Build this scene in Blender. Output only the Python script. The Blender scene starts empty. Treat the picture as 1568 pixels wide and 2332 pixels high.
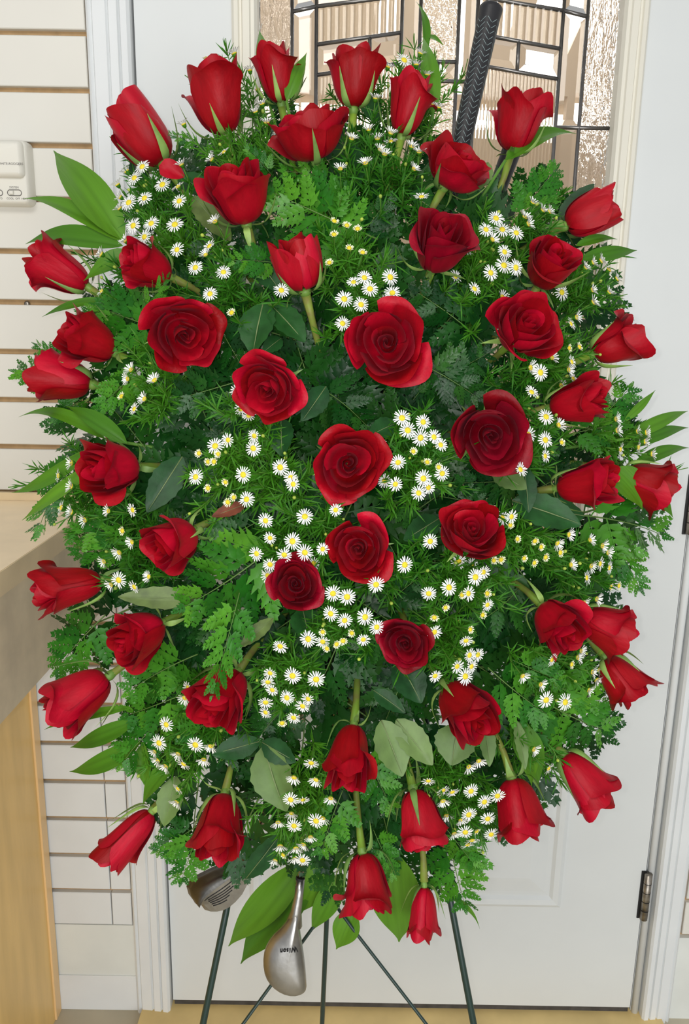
import bpy, math, random
from mathutils import Vector, Matrix, Quaternion

# ------------------------------------------------------------------ camera
F_PX, CX, CY = 1750.0, 784.0, 1166.0          # focal length and centre in the 1568 x 2332 frame
PITCH, ROLL = math.radians(12.9), math.radians(0.97)
CAM = Vector((0.0, -1.28, 1.30))
FWD = Vector((0, math.cos(PITCH), -math.sin(PITCH)))
_u0 = Vector((0, math.sin(PITCH), math.cos(PITCH)))
_r0 = Vector((1, 0, 0))
RGT = _r0 * math.cos(ROLL) + _u0 * math.sin(ROLL)
UPV = -_r0 * math.sin(ROLL) + _u0 * math.cos(ROLL)
scene = bpy.context.scene
COL = scene.collection
cam_data = bpy.data.cameras.new('camera')
cam_data.sensor_fit = 'VERTICAL'
cam_data.sensor_height = 36.0
cam_data.lens = 36.0 * F_PX / 2332.0
cam_data.clip_start = 0.02
cam = bpy.data.objects.new('camera', cam_data)
COL.objects.link(cam)
cam.matrix_world = Matrix.Translation(CAM) @ Matrix((RGT, UPV, -FWD)).transposed().to_4x4()
scene.camera = cam

# ------------------------------------------------------------------ light and exposure
scene.view_settings.view_transform = 'Standard'
scene.view_settings.look = 'None'
scene.view_settings.gamma = 1.0
scene.view_settings.use_curve_mapping = False
scene.view_settings.exposure = -0.04
world = bpy.data.worlds.new('world')
scene.world = world
world.use_nodes = True
world.node_tree.nodes['Background'].inputs['Color'].default_value = (0.95, 0.97, 1.0, 1)
world.node_tree.nodes['Background'].inputs['Strength'].default_value = 0.44

def area_light(name, loc, target, sx, sy, power, color=(1, 1, 1)):
    d = bpy.data.lights.new(name, 'AREA')
    d.shape = 'RECTANGLE'; d.size = sx; d.size_y = sy; d.energy = power; d.color = color
    o = bpy.data.objects.new(name, d); COL.objects.link(o)
    o.location = loc
    o.rotation_euler = (Vector(target) - Vector(loc)).to_track_quat('-Z', 'Y').to_euler()
    return o
area_light('front_fill_light', (0.5, -3.6, 0.95), (0.1, 0.0, 0.75), 2.6, 1.5, 62, (0.96, 0.98, 1.0))  # added fill behind the camera, evens the walls from top to bottom
area_light('ceiling_lamp', (-0.5, -2.3, 2.6), (0.0, -0.5, 0.6), 1.2, 0.6, 22, (1.0, 0.97, 0.92))
area_light('porch_fill_light', (0.13, 0.35, 2.75), (0.13, 1.05, 1.6), 1.0, 0.4, 7, (1.0, 0.95, 0.88))  # added fill, brightens the beige wall behind the glass
area_light('backing_light', (0.3, 1.25, 3.0), (0.3, 1.9, 1.6), 2.5, 0.5, 130, (1.0, 1.0, 1.0))  # added lamp, whitens the backing in place of outdoor light
fl = bpy.data.lights.new('camera_flash', 'POINT')
fl.energy = 6.5; fl.shadow_soft_size = 0.005; fl.color = (1.0, 0.98, 0.95)
flo = bpy.data.objects.new('camera_flash', fl); COL.objects.link(flo)
flo.location = CAM - RGT * 0.018 + UPV * 0.008 - FWD * 0.002

# ------------------------------------------------------------------ placing helpers
def ray(px, py):
    return FWD + RGT * ((px - CX) / F_PX) - UPV * ((py - CY) / F_PX)
def at_depth(px, py, d):
    return CAM + ray(px, py) * d
def at_y(px, py, y=0.0):
    r = ray(px, py)
    return CAM + r * ((y - CAM.y) / r.y)
def facing(dx, dy, tilt, px, py):
    """unit vector: in the picture towards (dx, dy), turned away from the viewer by tilt degrees"""
    v = (RGT * dx - UPV * dy).normalized()
    t = math.radians(tilt)
    return (v * math.sin(t) - ray(px, py).normalized() * math.cos(t)).normalized()
SCX, SCY, SA, SB = 790.0, 1130.0, 740.0, 1040.0      # the spray's dome
def dome(px, py):
    q = ((px - SCX) / SA) ** 2 + ((py - SCY) / SB) ** 2
    return 0.69 + 0.19 * min(q, 1.25)
def core(px, py, d=0.93):
    return at_depth(SCX + (px - SCX) * 0.22, SCY + (py - SCY) * 0.42, d)
def frame_mat(x_axis, z_hint):
    x = x_axis.normalized()
    y = z_hint.cross(x)
    if y.length < 1e-5: y = Vector((0, 0, 1)).cross(x)
    y.normalize()
    z = x.cross(y)
    return Matrix((x, y, z)).transposed().to_4x4()
def z_mat(axis, spin=0.0):
    q = axis.to_track_quat('Z', 'Y')
    return q.to_matrix().to_4x4() @ Matrix.Rotation(spin, 4, 'Z')

# ------------------------------------------------------------------ materials
MATS = {}
def mat(name, color, rough=0.5, metal=0.0, var=0.0, noise=0.0, nscale=20.0, bump=0.0, bscale=60.0,
        sheen=0.0, trans=0.0, sss=0.0, spec=0.5, color2=None, stretch=None, ior=1.45, coat=0.0, hvar=0.03, bdist=0.002):
    m = bpy.data.materials.new(name); m.use_nodes = True
    nt = m.node_tree; b = nt.nodes['Principled BSDF']
    b.inputs['Roughness'].default_value = rough
    b.inputs['Metallic'].default_value = metal
    b.inputs['Specular IOR Level'].default_value = spec
    b.inputs['IOR'].default_value = ior
    b.inputs['Transmission Weight'].default_value = trans
    b.inputs['Coat Weight'].default_value = coat
    if sheen:
        b.inputs['Sheen Weight'].default_value = sheen
        b.inputs['Sheen Roughness'].default_value = 0.4
        b.inputs['Sheen Tint'].default_value = (1.0, 0.25, 0.35, 1)
    if sss:
        b.inputs['Subsurface Weight'].default_value = sss
        b.inputs['Subsurface Radius'].default_value = (0.004, 0.002, 0.001)
    tc = nt.nodes.new('ShaderNodeTexCoord')
    vec = tc.outputs['Object']
    if stretch:
        mp = nt.nodes.new('ShaderNodeMapping'); mp.inputs['Scale'].default_value = stretch
        nt.links.new(vec, mp.inputs['Vector']); vec = mp.outputs['Vector']
    col = None
    c = (*color, 1)
    if noise or color2:
        n = nt.nodes.new('ShaderNodeTexNoise'); n.inputs['Scale'].default_value = nscale
        n.inputs['Detail'].default_value = 4
        nt.links.new(vec, n.inputs['Vector'])
        r = nt.nodes.new('ShaderNodeValToRGB')
        r.color_ramp.elements[0].position = 0.3; r.color_ramp.elements[1].position = 0.7
        if color2:
            r.color_ramp.elements[0].color = (*color2, 1); r.color_ramp.elements[1].color = c
        else:
            r.color_ramp.elements[0].color = (*[x * (1 - noise) for x in color], 1)
            r.color_ramp.elements[1].color = (*[min(1, x * (1 + noise)) for x in color], 1)
        nt.links.new(n.outputs['Fac'], r.inputs['Fac'])
        col = r.outputs['Color']
    if var:
        oi = nt.nodes.new('ShaderNodeObjectInfo')
        hs = nt.nodes.new('ShaderNodeHueSaturation')
        mr = nt.nodes.new('ShaderNodeMapRange')
        mr.inputs['To Min'].default_value = 1 - var; mr.inputs['To Max'].default_value = 1 + var
        nt.links.new(oi.outputs['Random'], mr.inputs['Value'])
        nt.links.new(mr.outputs['Result'], hs.inputs['Value'])
        mh = nt.nodes.new('ShaderNodeMapRange')
        mh.inputs['To Min'].default_value = 0.5 + var * hvar; mh.inputs['To Max'].default_value = 0.5 - var * hvar * 1.6
        nt.links.new(oi.outputs['Random'], mh.inputs['Value'])
        nt.links.new(mh.outputs['Result'], hs.inputs['Hue'])
        if col: nt.links.new(col, hs.inputs['Color'])
        else: hs.inputs['Color'].default_value = c
        col = hs.outputs['Color']
    if col: nt.links.new(col, b.inputs['Base Color'])
    else: b.inputs['Base Color'].default_value = c
    if bump:
        n2 = nt.nodes.new('ShaderNodeTexNoise'); n2.inputs['Scale'].default_value = bscale
        n2.inputs['Detail'].default_value = 3
        nt.links.new(vec, n2.inputs['Vector'])
        bp = nt.nodes.new('ShaderNodeBump'); bp.inputs['Strength'].default_value = bump
        bp.inputs['Distance'].default_value = bdist
        nt.links.new(n2.outputs['Fac'], bp.inputs['Height'])
        nt.links.new(bp.outputs['Normal'], b.inputs['Normal'])
    MATS[name] = m
    return m
mat('door_paint', (0.66, 0.68, 0.67), 0.45, noise=0.02, nscale=6)
mat('trim_paint', (0.72, 0.74, 0.74), 0.4, noise=0.03, nscale=9)
mat('slat_paint', (0.70, 0.68, 0.615), 0.45, noise=0.02, nscale=5)
mat('board_core', (0.42, 0.27, 0.13), 0.8, noise=0.15, nscale=60)
mat('lite_frame', (0.74, 0.71, 0.61), 0.45)
mat('base_board', (0.70, 0.72, 0.68), 0.5, noise=0.05, nscale=10)
mat('threshold', (0.68, 0.51, 0.22), 0.45, noise=0.15, nscale=9)
mat('floor', (0.48, 0.43, 0.32), 0.45, noise=0.12, nscale=8, bump=0.1)
mat('rubber', (0.06, 0.055, 0.05), 0.6, noise=0.3, nscale=50)
mat('stone', (0.88, 0.70, 0.46), 0.35, noise=0.07, nscale=14)
mat('white_backing', (0.85, 0.85, 0.83), 0.7)
mat('stone_edge', (0.72, 0.57, 0.35), 0.4, noise=0.07, nscale=18)
mat('stone_shaded', (0.62, 0.51, 0.35), 0.45, noise=0.12, nscale=22)  # same stone, darker: shade of the side face put into the colour
mat('oak', (0.80, 0.53, 0.19), 0.4, noise=0.10, nscale=5, stretch=(1, 5, 0.8))
mat('oak_edge', (0.86, 0.58, 0.28), 0.4, noise=0.06, nscale=8)
mat('thermo', (0.72, 0.70, 0.62), 0.4)
mat('thermo_ink', (0.14, 0.13, 0.12), 0.6)
mat('came', (0.20, 0.19, 0.18), 0.3, metal=0.9, noise=0.2, nscale=40)
mat('beige_wall', (0.60, 0.49, 0.37), 0.8, noise=0.05, nscale=3)
mat('steel_old', (0.40, 0.39, 0.37), 0.3, metal=1.0, noise=0.25, nscale=30, bump=0.05, bscale=200)
mat('steel_dark', (0.15, 0.145, 0.135), 0.33, metal=1.0, noise=0.25, nscale=40, bump=0.06, bscale=220)
mat('shaft_steel', (0.62, 0.53, 0.45), 0.2, metal=1.0, noise=0.15, nscale=20)
mat('ink', (0.01, 0.01, 0.01), 0.6)
mat('grip', (0.018, 0.018, 0.02), 0.45, bump=0.15, bscale=150)
mat('grip_mark', (0.32, 0.42, 0.42), 0.5)
mat('easel_wire', (0.012, 0.035, 0.028), 0.35, spec=0.6)
mat('hinge_metal', (0.30, 0.27, 0.23), 0.35, metal=0.9, noise=0.4, nscale=70)
mat('foam', (0.008, 0.03, 0.010), 0.9, noise=0.4, nscale=30)
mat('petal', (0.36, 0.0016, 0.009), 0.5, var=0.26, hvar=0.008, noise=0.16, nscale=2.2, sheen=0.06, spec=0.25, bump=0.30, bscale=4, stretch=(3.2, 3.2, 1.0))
mat('petal_dark_shaded', (0.235, 0.0012, 0.009), 0.5, var=0.26, hvar=0.008, noise=0.16, nscale=2.2, sheen=0.06, spec=0.25, bump=0.30, bscale=4, stretch=(3.2, 3.2, 1.0))  # deeper crimson roses, part of their shade put into the colour
mat('calyx', (0.16, 0.30, 0.05), 0.5, var=0.15, noise=0.15, nscale=6)
mat('sepal', (0.20, 0.34, 0.08), 0.5, var=0.3, noise=0.25, nscale=5)
mat('rose_stem', (0.18, 0.32, 0.03), 0.5, spec=0.3, color2=(0.19, 0.17, 0.05), nscale=5, var=0.2)
mat('rose_leaf', (0.013, 0.066, 0.015), 0.42, spec=0.28, var=0.2, noise=0.25, nscale=4, bump=0.15, bscale=8)
mat('rose_leaf_pale', (0.115, 0.195, 0.052), 0.5, var=0.12, noise=0.15, nscale=4, bump=0.12, bscale=8)
mat('rose_leaf_olive', (0.10, 0.15, 0.035), 0.5, noise=0.3, nscale=4)
mat('dry_leaf', (0.14, 0.035, 0.015), 0.6, noise=0.4, nscale=5)
mat('vein', (0.17, 0.23, 0.09), 0.5)
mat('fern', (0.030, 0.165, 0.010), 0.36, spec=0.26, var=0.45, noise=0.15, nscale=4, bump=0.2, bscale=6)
mat('fern_shaded', (0.007, 0.062, 0.007), 0.34, spec=0.24, var=0.45, noise=0.15, nscale=4, bump=0.2, bscale=6)  # darker copy of fern: shade inside the spray put into the colour
mat('fern_stem', (0.10, 0.19, 0.04), 0.5)
mat('palm', (0.060, 0.180, 0.010), 0.4, spec=0.28, var=0.25, noise=0.14, nscale=3, stretch=(0.4, 9, 1), bump=0.12, bscale=8)
mat('aster_leaf', (0.036, 0.165, 0.008), 0.5, spec=0.2, var=0.2)
mat('aster_stem', (0.10, 0.25, 0.03), 0.5)
mat('aster_petal', (0.80, 0.81, 0.77), 0.55)
mat('aster_petal_young', (0.82, 0.83, 0.58), 0.55)
mat('aster_disc', (0.83, 0.66, 0.03), 0.7, noise=0.12, nscale=8, bump=0.5, bscale=12)
mat('aster_bud', (0.34, 0.46, 0.06), 0.6, var=0.2)
def glass(name, tint, rough, bump, bscale, stretch=None, ior=1.45):
    return mat(name, tint, rough, trans=1.0, bump=bump, bscale=bscale, stretch=stretch, ior=ior, bdist=0.006)
glass('glass_clear', (0.96, 0.95, 0.92), 0.01, 0, 1)
glass('glass_hammered', (0.95, 0.92, 0.86), 0.05, 1.0, 110)
glass('glass_water', (0.96, 0.95, 0.92), 0.02, 1.0, 55, (2.0, 1, 0.7))
glass('glass_reed', (0.96, 0.94, 0.88), 0.02, 0, 1)

# ------------------------------------------------------------------ mesh helpers
def mesh(name, verts, faces, m=None, smooth=True):
    me = bpy.data.meshes.new(name)
    me.from_pydata([tuple(v) for v in verts], [], faces)
    if smooth: me.polygons.foreach_set('use_smooth', [True] * len(me.polygons))
    if m: me.materials.append(MATS[m])
    me.update()
    return me
def add(name, me, parent=None, mw=None):
    o = bpy.data.objects.new(name, me)
    COL.objects.link(o)
    if parent: o.parent = parent
    if mw is not None: o.matrix_local = mw
    return o
BASE = {}
def empty(name, mw):
    o = bpy.data.objects.new(name, None); COL.objects.link(o)
    o.empty_display_size = 0.02
    o.matrix_local = mw
    BASE[o.name] = mw.copy()
    return o
def tag(o, label, cat, group=None):
    o['label'] = label; o['category'] = cat
    if group: o['group'] = group
    return o
def struct(o, label=None, cat=None):
    o['kind'] = 'structure'
    if label: o['label'] = label
    if cat: o['category'] = cat
    return o
def stuff(o):
    o['kind'] = 'stuff'; return o
BOXF = [(0, 1, 2, 3), (7, 6, 5, 4), (0, 4, 5, 1), (1, 5, 6, 2), (2, 6, 7, 3), (3, 7, 4, 0)]
class MB:
    def __init__(s): s.v = []; s.f = []
    def box(s, x0, x1, y0, y1, z0, z1):
        n = len(s.v)
        s.v += [(x0, y0, z0), (x0, y1, z0), (x1, y1, z0), (x1, y0, z0), (x0, y0, z1), (x0, y1, z1), (x1, y1, z1), (x1, y0, z1)]
        s.f += [tuple(n + i for i in f) for f in BOXF]; return s
    def bev(s, x0, x1, y0, y1, z0, z1, b):
        """box whose front (-y) edges are chamfered by b"""
        n = len(s.v)
        s.v += [(x0, y1, z0), (x1, y1, z0), (x1, y1, z1), (x0, y1, z1),
                (x0, y0 + b, z0), (x1, y0 + b, z0), (x1, y0 + b, z1), (x0, y0 + b, z1),
                (x0 + b, y0, z0 + b), (x1 - b, y0, z0 + b), (x1 - b, y0, z1 - b), (x0 + b, y0, z1 - b)]
        fs = [(3, 2, 1, 0), (8, 9, 10, 11)]
        for i in range(4):
            j = (i + 1) % 4
            fs += [(i, j, 4 + j, 4 + i), (4 + i, 4 + j, 8 + j, 8 + i)]
        s.f += [tuple(n + i for i in f) for f in fs]; return s
    def prism(s, pts, y0, y1):
        """polygon in x,z pushed from y0 (front) to y1"""
        n = len(s.v); k = len(pts)
        s.v += [(x, y0, z) for x, z in pts] + [(x, y1, z) for x, z in pts]
        s.f += [tuple(range(n, n + k)), tuple(range(n + 2 * k - 1, n + k - 1, -1))]
        s.f += [(n + (i + 1) % k, n + i, n + k + i, n + k + (i + 1) % k) for i in range(k)]; return s
    def profile(s, pts, z0, z1):
        """outline in x,y pushed up from z0 to z1"""
        n = len(s.v); k = len(pts)
        s.v += [(x, y, z0) for x, y in pts] + [(x, y, z1) for x, y in pts]
        s.f += [(n + i, n + (i + 1) % k, n + k + (i + 1) % k, n + k + i) for i in range(k)]
        s.f += [tuple(range(n + k - 1, n - 1, -1)), tuple(range(n + k, n + 2 * k))]; return s
    def tube(s, pts, radii, seg=8, cap=True):
        n0 = len(s.v); pts = [Vector(p) for p in pts]; k = len(pts)
        if not isinstance(radii, (list, tuple)): radii = [radii] * k
        ref = None
        for i, p in enumerate(pts):
            t = (pts[min(i + 1, k - 1)] - pts[max(i - 1, 0)]).normalized()
            if ref is None: ref = t.orthogonal().normalized()
            ref = (ref - t * ref.dot(t)).normalized(); b = t.cross(ref)
            for a in range(seg):
                an = 2 * math.pi * a / seg
                s.v.append(tuple(p + (ref * math.cos(an) + b * math.sin(an)) * radii[i]))
        for i in range(k - 1):
            for a in range(seg):
                b2 = (a + 1) % seg
                s.f.append((n0 + i * seg + a, n0 + i * seg + b2, n0 + (i + 1) * seg + b2, n0 + (i + 1) * seg + a))
        if cap:
            s.f.append(tuple(n0 + a for a in reversed(range(seg))))
            s.f.append(tuple(n0 + (k - 1) * seg + a for a in range(seg)))
        return s
    def lathe(s, prof, seg=12):
        n0 = len(s.v)
        for r, z in prof:
            for a in range(seg):
                an = 2 * math.pi * a / seg
                s.v.append((r * math.cos(an), r * math.sin(an), z))
        for i in range(len(prof) - 1):
            for a in range(seg):
                b2 = (a + 1) % seg
                s.f.append((n0 + i * seg + a, n0 + i * seg + b2, n0 + (i + 1) * seg + b2, n0 + (i + 1) * seg + a))
        s.f.append(tuple(n0 + a for a in reversed(range(seg))))
        s.f.append(tuple(n0 + (len(prof) - 1) * seg + a for a in range(seg)))
        return s
    def mesh(s, name, m, smooth=False): return mesh(name, s.v, s.f, m, smooth)
    def obj(s, name, m, parent=None, smooth=False): return add(name, s.mesh(name, m, smooth), parent)
def text_mesh(body, size, m, extrude=0.0, align='LEFT'):
    cu = bpy.data.curves.new('lettering', 'FONT'); cu.body = body; cu.size = size; cu.extrude = extrude
    cu.align_x = align; cu.resolution_u = 3
    o = bpy.data.objects.new('lettering_source', cu); COL.objects.link(o)
    bpy.context.view_layer.update()
    me = bpy.data.meshes.new_from_object(o.evaluated_get(bpy.context.evaluated_depsgraph_get()))
    bpy.data.objects.remove(o); bpy.data.curves.remove(cu)
    me.name = 'lettering'; me.materials.clear(); me.materials.append(MATS[m])
    return me
def bez(p0, p1, p2, t):
    return p0 * (1 - t) ** 2 + p1 * 2 * t * (1 - t) + p2 * t * t

# ================================================================== THE SETTING
FLOOR_Z = -0.025
struct(MB().box(-2.2, 2.2, -2.6, 2.2, FLOOR_Z - 0.05, FLOOR_Z).obj('floor', 'floor'), 'tan smooth floor running under the door', 'floor')
DX0, DX1, DTOP = -0.326, 0.587, 2.03
DCX = 0.5 * (DX0 + DX1)

# --- slat wall on the left: brown core with white boards
wl = struct(MB().box(-1.5, -0.397, 0.0095, 0.05, FLOOR_Z, 2.5).obj('wall_left', 'board_core'), 'white slat wall with brown grooves left of the door', 'wall')
groove_z = [1.736 + 0.0783 * k for k in range(9, 0, -1)] + [1.736 - 0.0783 * k for k in range(0, 20)] + [0.173]
hg = 0.0042
for i in range(len(groove_z) - 1):
    zt, zb = groove_z[i] - hg, groove_z[i + 1] + hg
    if groove_z[i + 1] <= 0.1731: zb = 0.173
    if zt - zb < 0.02: continue
    if zt > 0.86:
        MB().bev(-1.5, -0.400, 0.0, 0.010, zb, zt, 0.0012).obj('slat', 'slat_paint', wl)
    else:
        MB().bev(-1.5, -0.4395, 0.0, 0.010, zb, zt, 0.0012).obj('slat', 'trim_paint', wl)
        MB().bev(-0.4375, -0.400, 0.0, 0.010, zb, zt, 0.0012).obj('slat', 'trim_paint', wl)
# screw heads in the grooves
for px, py in ((168, 462), (62, 692)):
    p = at_y(px, py, 0.006)
    o = MB().lathe([(0.0045, 0), (0.0045, 0.002), (0.0025, 0.0032)], 10).obj('screw_head', 'hinge_metal', wl, True)
    o.matrix_local = Matrix.Translation(p) @ Matrix.Rotation(math.pi / 2, 4, 'X')
bl = struct(MB().box(-1.5, -0.397, 0.0, 0.05, FLOOR_Z, 0.172).obj('baseboard_left', 'base_board'), 'plain grey-white board along the foot of the left slat wall', 'baseboard')
MB().bev(-1.5, -0.397, -0.003, 0.0, FLOOR_Z, 0.056, 0.0008).obj('skirting', 'trim_paint', bl)

# --- slat wall to the right of the door
wr = struct(MB().box(0.666, 1.8, 0.0095, 0.05, FLOOR_Z, 2.5).obj('wall_right', 'board_core'), 'white slat wall at the right edge beyond the door casing', 'wall')
for i in range(len(groove_z) - 1):
    zt, zb = groove_z[i] - hg, groove_z[i + 1] + hg
    if groove_z[i + 1] <= 0.1731: zb = 0.173
    if zt - zb < 0.02: continue
    MB().bev(0.672, 1.8, 0.0, 0.010, zb, zt, 0.0012).obj('slat', 'slat_paint', wr)
struct(MB().box(0.666, 1.8, 0.0, 0.05, FLOOR_Z, 0.165).obj('baseboard_right', 'base_board'), 'plain board along the foot of the right slat wall', 'baseboard')

# --- casings
def casing(name, x0, x1, label, flip=False):
    w = x1 - x0
    pr = [(0, 0.045), (0, -0.006), (0.06, -0.010), (0.12, -0.006), (0.17, -0.012), (0.46, -0.014), (0.50, -0.010), (0.54, -0.015),
          (0.72, -0.016), (0.76, -0.011), (0.80, -0.017), (0.94, -0.018), (1.0, -0.013), (1.0, 0.045)]
    pts = [((x0 + w * a) if not flip else (x1 - w * a), y) for a, y in pr]
    if flip: pts.reverse()
    o = MB().profile(pts[::-1] if False else pts, FLOOR_Z, 2.11).obj(name, 'trim_paint')
    return struct(o, label, 'door trim')
casing('trim_1', -0.396, DX0 - 0.003, 'white fluted door casing between slat wall and door')
casing('trim_2', 0.607, 0.665, 'white flat door casing right of the hinges', True)
struct(MB().box(-0.396, 0.665, -0.016, 0.045, DTOP + 0.005, 2.11).obj('trim_3', 'trim_paint'), 'white head casing across the top of the door', 'door trim')
tj = struct(MB().box(DX1 + 0.004, 0.6065, 0.006, 0.045, FLOOR_Z, DTOP).obj('trim_4', 'trim_paint'), 'white jamb strip with rounded stop beside the hinges', 'door jamb')
MB().tube([(DX1 + 0.0115, 0.004, FLOOR_Z + 0.002), (DX1 + 0.0115, 0.004, DTOP)], 0.0070, 12).obj('jamb_stop', 'trim_paint', tj, True)
struct(MB().box(DX0 - 0.06, DX1 + 0.06, -0.12, 0.09, FLOOR_Z, -0.013).obj('threshold', 'threshold'), 'tan threshold board under the white door', 'threshold')

# --- the door
d1 = MB()
LX0, LX1, LZ0, LZ1 = -0.150, 0.409, 0.945, 1.885      # opening for the glass
d1.box(DX0, LX0, 0.0, 0.044, 0, DTOP).box(LX1, DX1, 0.0, 0.044, 0, DTOP)
d1.box(LX0, LX1, 0.0, 0.044, LZ1, DTOP).box(LX0, LX1, 0.0, 0.044, 0, LZ0)
door = struct(d1.obj('door_1', 'door_paint'), 'white panelled entry door behind the flower spray', 'door')
def rect_frame(x0, x1, z0, z1, prof):
    """profile of (inward offset, y) swept round a rectangle"""
    v, f = [], []
    for a, y in prof:
        v += [(x0 + a, y, z0 + a), (x1 - a, y, z0 + a), (x1 - a, y, z1 - a), (x0 + a, y, z1 - a)]
    for i in range(len(prof) - 1):
        for k in range(4):
            f.append((4 * i + k, 4 * i + (k + 1) % 4, 4 * i + 4 + (k + 1) % 4, 4 * i + 4 + k))
    return v, f
for x0, x1 in ((-0.170, 0.100), (0.160, 0.430)):
    v, f = rect_frame(x0, x1, 0.231, 0.80, [(0, 0.002), (0.001, -0.003), (0.008, -0.0065), (0.018, -0.005), (0.024, 0.0003), (0.030, -0.0005), (0.034, -0.0008), (0.062, -0.005), (0.066, -0.0055)])
    add('panel_moulding', mesh('panel_moulding', v, f, 'door_paint', False), door)
    MB().box(x0 + 0.066, x1 - 0.066, -0.0055, 0.002, 0.297, 0.734).obj('raised_panel', 'door_paint', door)
MB().box(DX0 + 0.002, DX1 - 0.002, 0.003, 0.04, -0.013, 0.0).obj('door_sweep', 'rubber', door)
for zc in (0.262, 1.03, 1.80):
    h = MB().tube([(DX1 + 0.003, -0.006, zc - 0.05), (DX1 + 0.003, -0.006, zc + 0.05)], 0.0075, 12).obj('hinge', 'hinge_metal', door, True)
    MB().box(DX1 - 0.008, DX1 + 0.001, -0.0022, 0.001, zc - 0.052, zc + 0.052).obj('hinge_leaf', 'ink', h)
    for k in (-0.03, -0.01, 0.01, 0.03):
        MB().tube([(DX1 + 0.003, -0.006, zc + k - 0.0006), (DX1 + 0.003, -0.006, zc + k + 0.0006)], 0.0078, 12).obj('knuckle_joint', 'ink', h)

# --- the leaded glass lite
win = struct(empty('window_1', Matrix.Translation((DCX, 0, LZ0))), 'leaded bevelled glass lite in the upper half of the door', 'window')
WO = Vector((DCX, 0, LZ0))
v, f = rect_frame(-0.180, 0.439, 0.918, 1.915, [(0, 0.001), (0, -0.005), (0.004, -0.010), (0.010, -0.011), (0.012, -0.008), (0.015, -0.008), (0.017, -0.012), (0.027, -0.013), (0.029, -0.010), (0.034, -0.010), (0.038, -0.004), (0.040, 0.012)])
add('lite_frame', mesh('lite_frame', [Vector(p) - WO for p in v], f, 'lite_frame', False), win)
PY = 0.014
def xz(px, py):
    p = at_y(px, py, PY); return (p.x, p.z)
def inset(poly, d):
    out = []; n = len(poly)
    ar = sum(poly[i][0] * poly[(i + 1) % n][1] - poly[(i + 1) % n][0] * poly[i][1] for i in range(n))
    sg = 1 if ar > 0 else -1
    for i in range(n):
        a, b, c = Vector(poly[i - 1]), Vector(poly[i]), Vector(poly[(i + 1) % n])
        e1, e2 = (b - a).normalized(), (c - b).normalized()
        n1, n2 = Vector((-e1.y, e1.x)) * sg, Vector((-e2.y, e2.x)) * sg
        m = (n1 + n2); m = m / max(0.3, m.dot(n1))
        out.append(tuple(b + m * d))
    return out
def bevel_pane(poly, w, h=0.004):
    ip = inset(poly, w); k = len(poly); v = []; f = []
    v += [(x, PY, z) for x, z in poly] + [(x, PY - h, z) for x, z in ip] + [(x, PY + 0.004, z) for x, z in poly]
    f.append(tuple(range(k, 2 * k))); f.append(tuple(range(3 * k - 1, 2 * k - 1, -1)))
    for i in range(k):
        j = (i + 1) % k
        f += [(i, j, k + j, k + i), (j, i, 2 * k + i, 2 * k + j)]
    me = mesh('pane', [Vector(p) - WO for p in v], f, 'glass_clear', False)
    add('bevelled_pane', me, win)
def flat_pane(poly, m, name):
    mb = MB().prism(poly, PY - 0.001, PY + 0.004)
    add(name, mesh('pane', [Vector(p) - WO for p in mb.v], mb.f, m, False), win)
def reed_pane(poly, n, amp):
    """poly: left-bottom, right-bottom, right-top, left-top; vertical reeds"""
    lb, rb, rt, lt = [Vector(p) for p in poly]; v = []; f = []
    N = n * 4
    for i in range(N + 1):
        t = i / N; y = PY - amp * abs(math.sin(math.pi * t * n))
        a, b = lb.lerp(rb, t), lt.lerp(rt, t)
        v += [(a.x, y, a.y), (b.x, y, b.y), (a.x, PY + 0.003, a.y), (b.x, PY + 0.003, b.y)]
    for i in range(N):
        a = 4 * i
        f += [(a, a + 4, a + 5, a + 1), (a + 6, a + 2, a + 3, a + 7), (a, a + 2, a + 6, a + 4), (a + 1, a + 5, a + 7, a + 3)]
    f += [(0, 1, 3, 2), (4 * N, 4 * N + 2, 4 * N + 3, 4 * N + 1)]
    add('reeded_pane', mesh('pane', [Vector(p) - WO for p in v], f, 'glass_reed', False), win)
XS = [xz(px, 100)[0] for px in (593, 665, 720, 913, 955)]
XC = DCX
XL = [-0.142, XS[1], XS[2], XS[3], XS[4]]
XR = [2 * XC - x for x in XL]
zrow = lambda py: xz(995, py)[1]
ZB, ZT = 0.957, 1.872
z_h = zrow(286)                                    # horizontal came in the side columns
za = {'o': zrow(33), 'i': zrow(20), 'c': zrow(-8)}  # upper arc at column edges
z2o, z2i = zrow(107), zrow(76)
z3o, z3i = zrow(176), zrow(146)
zc1, zc2 = zrow(141), zrow(185)
CAMES = []
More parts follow.
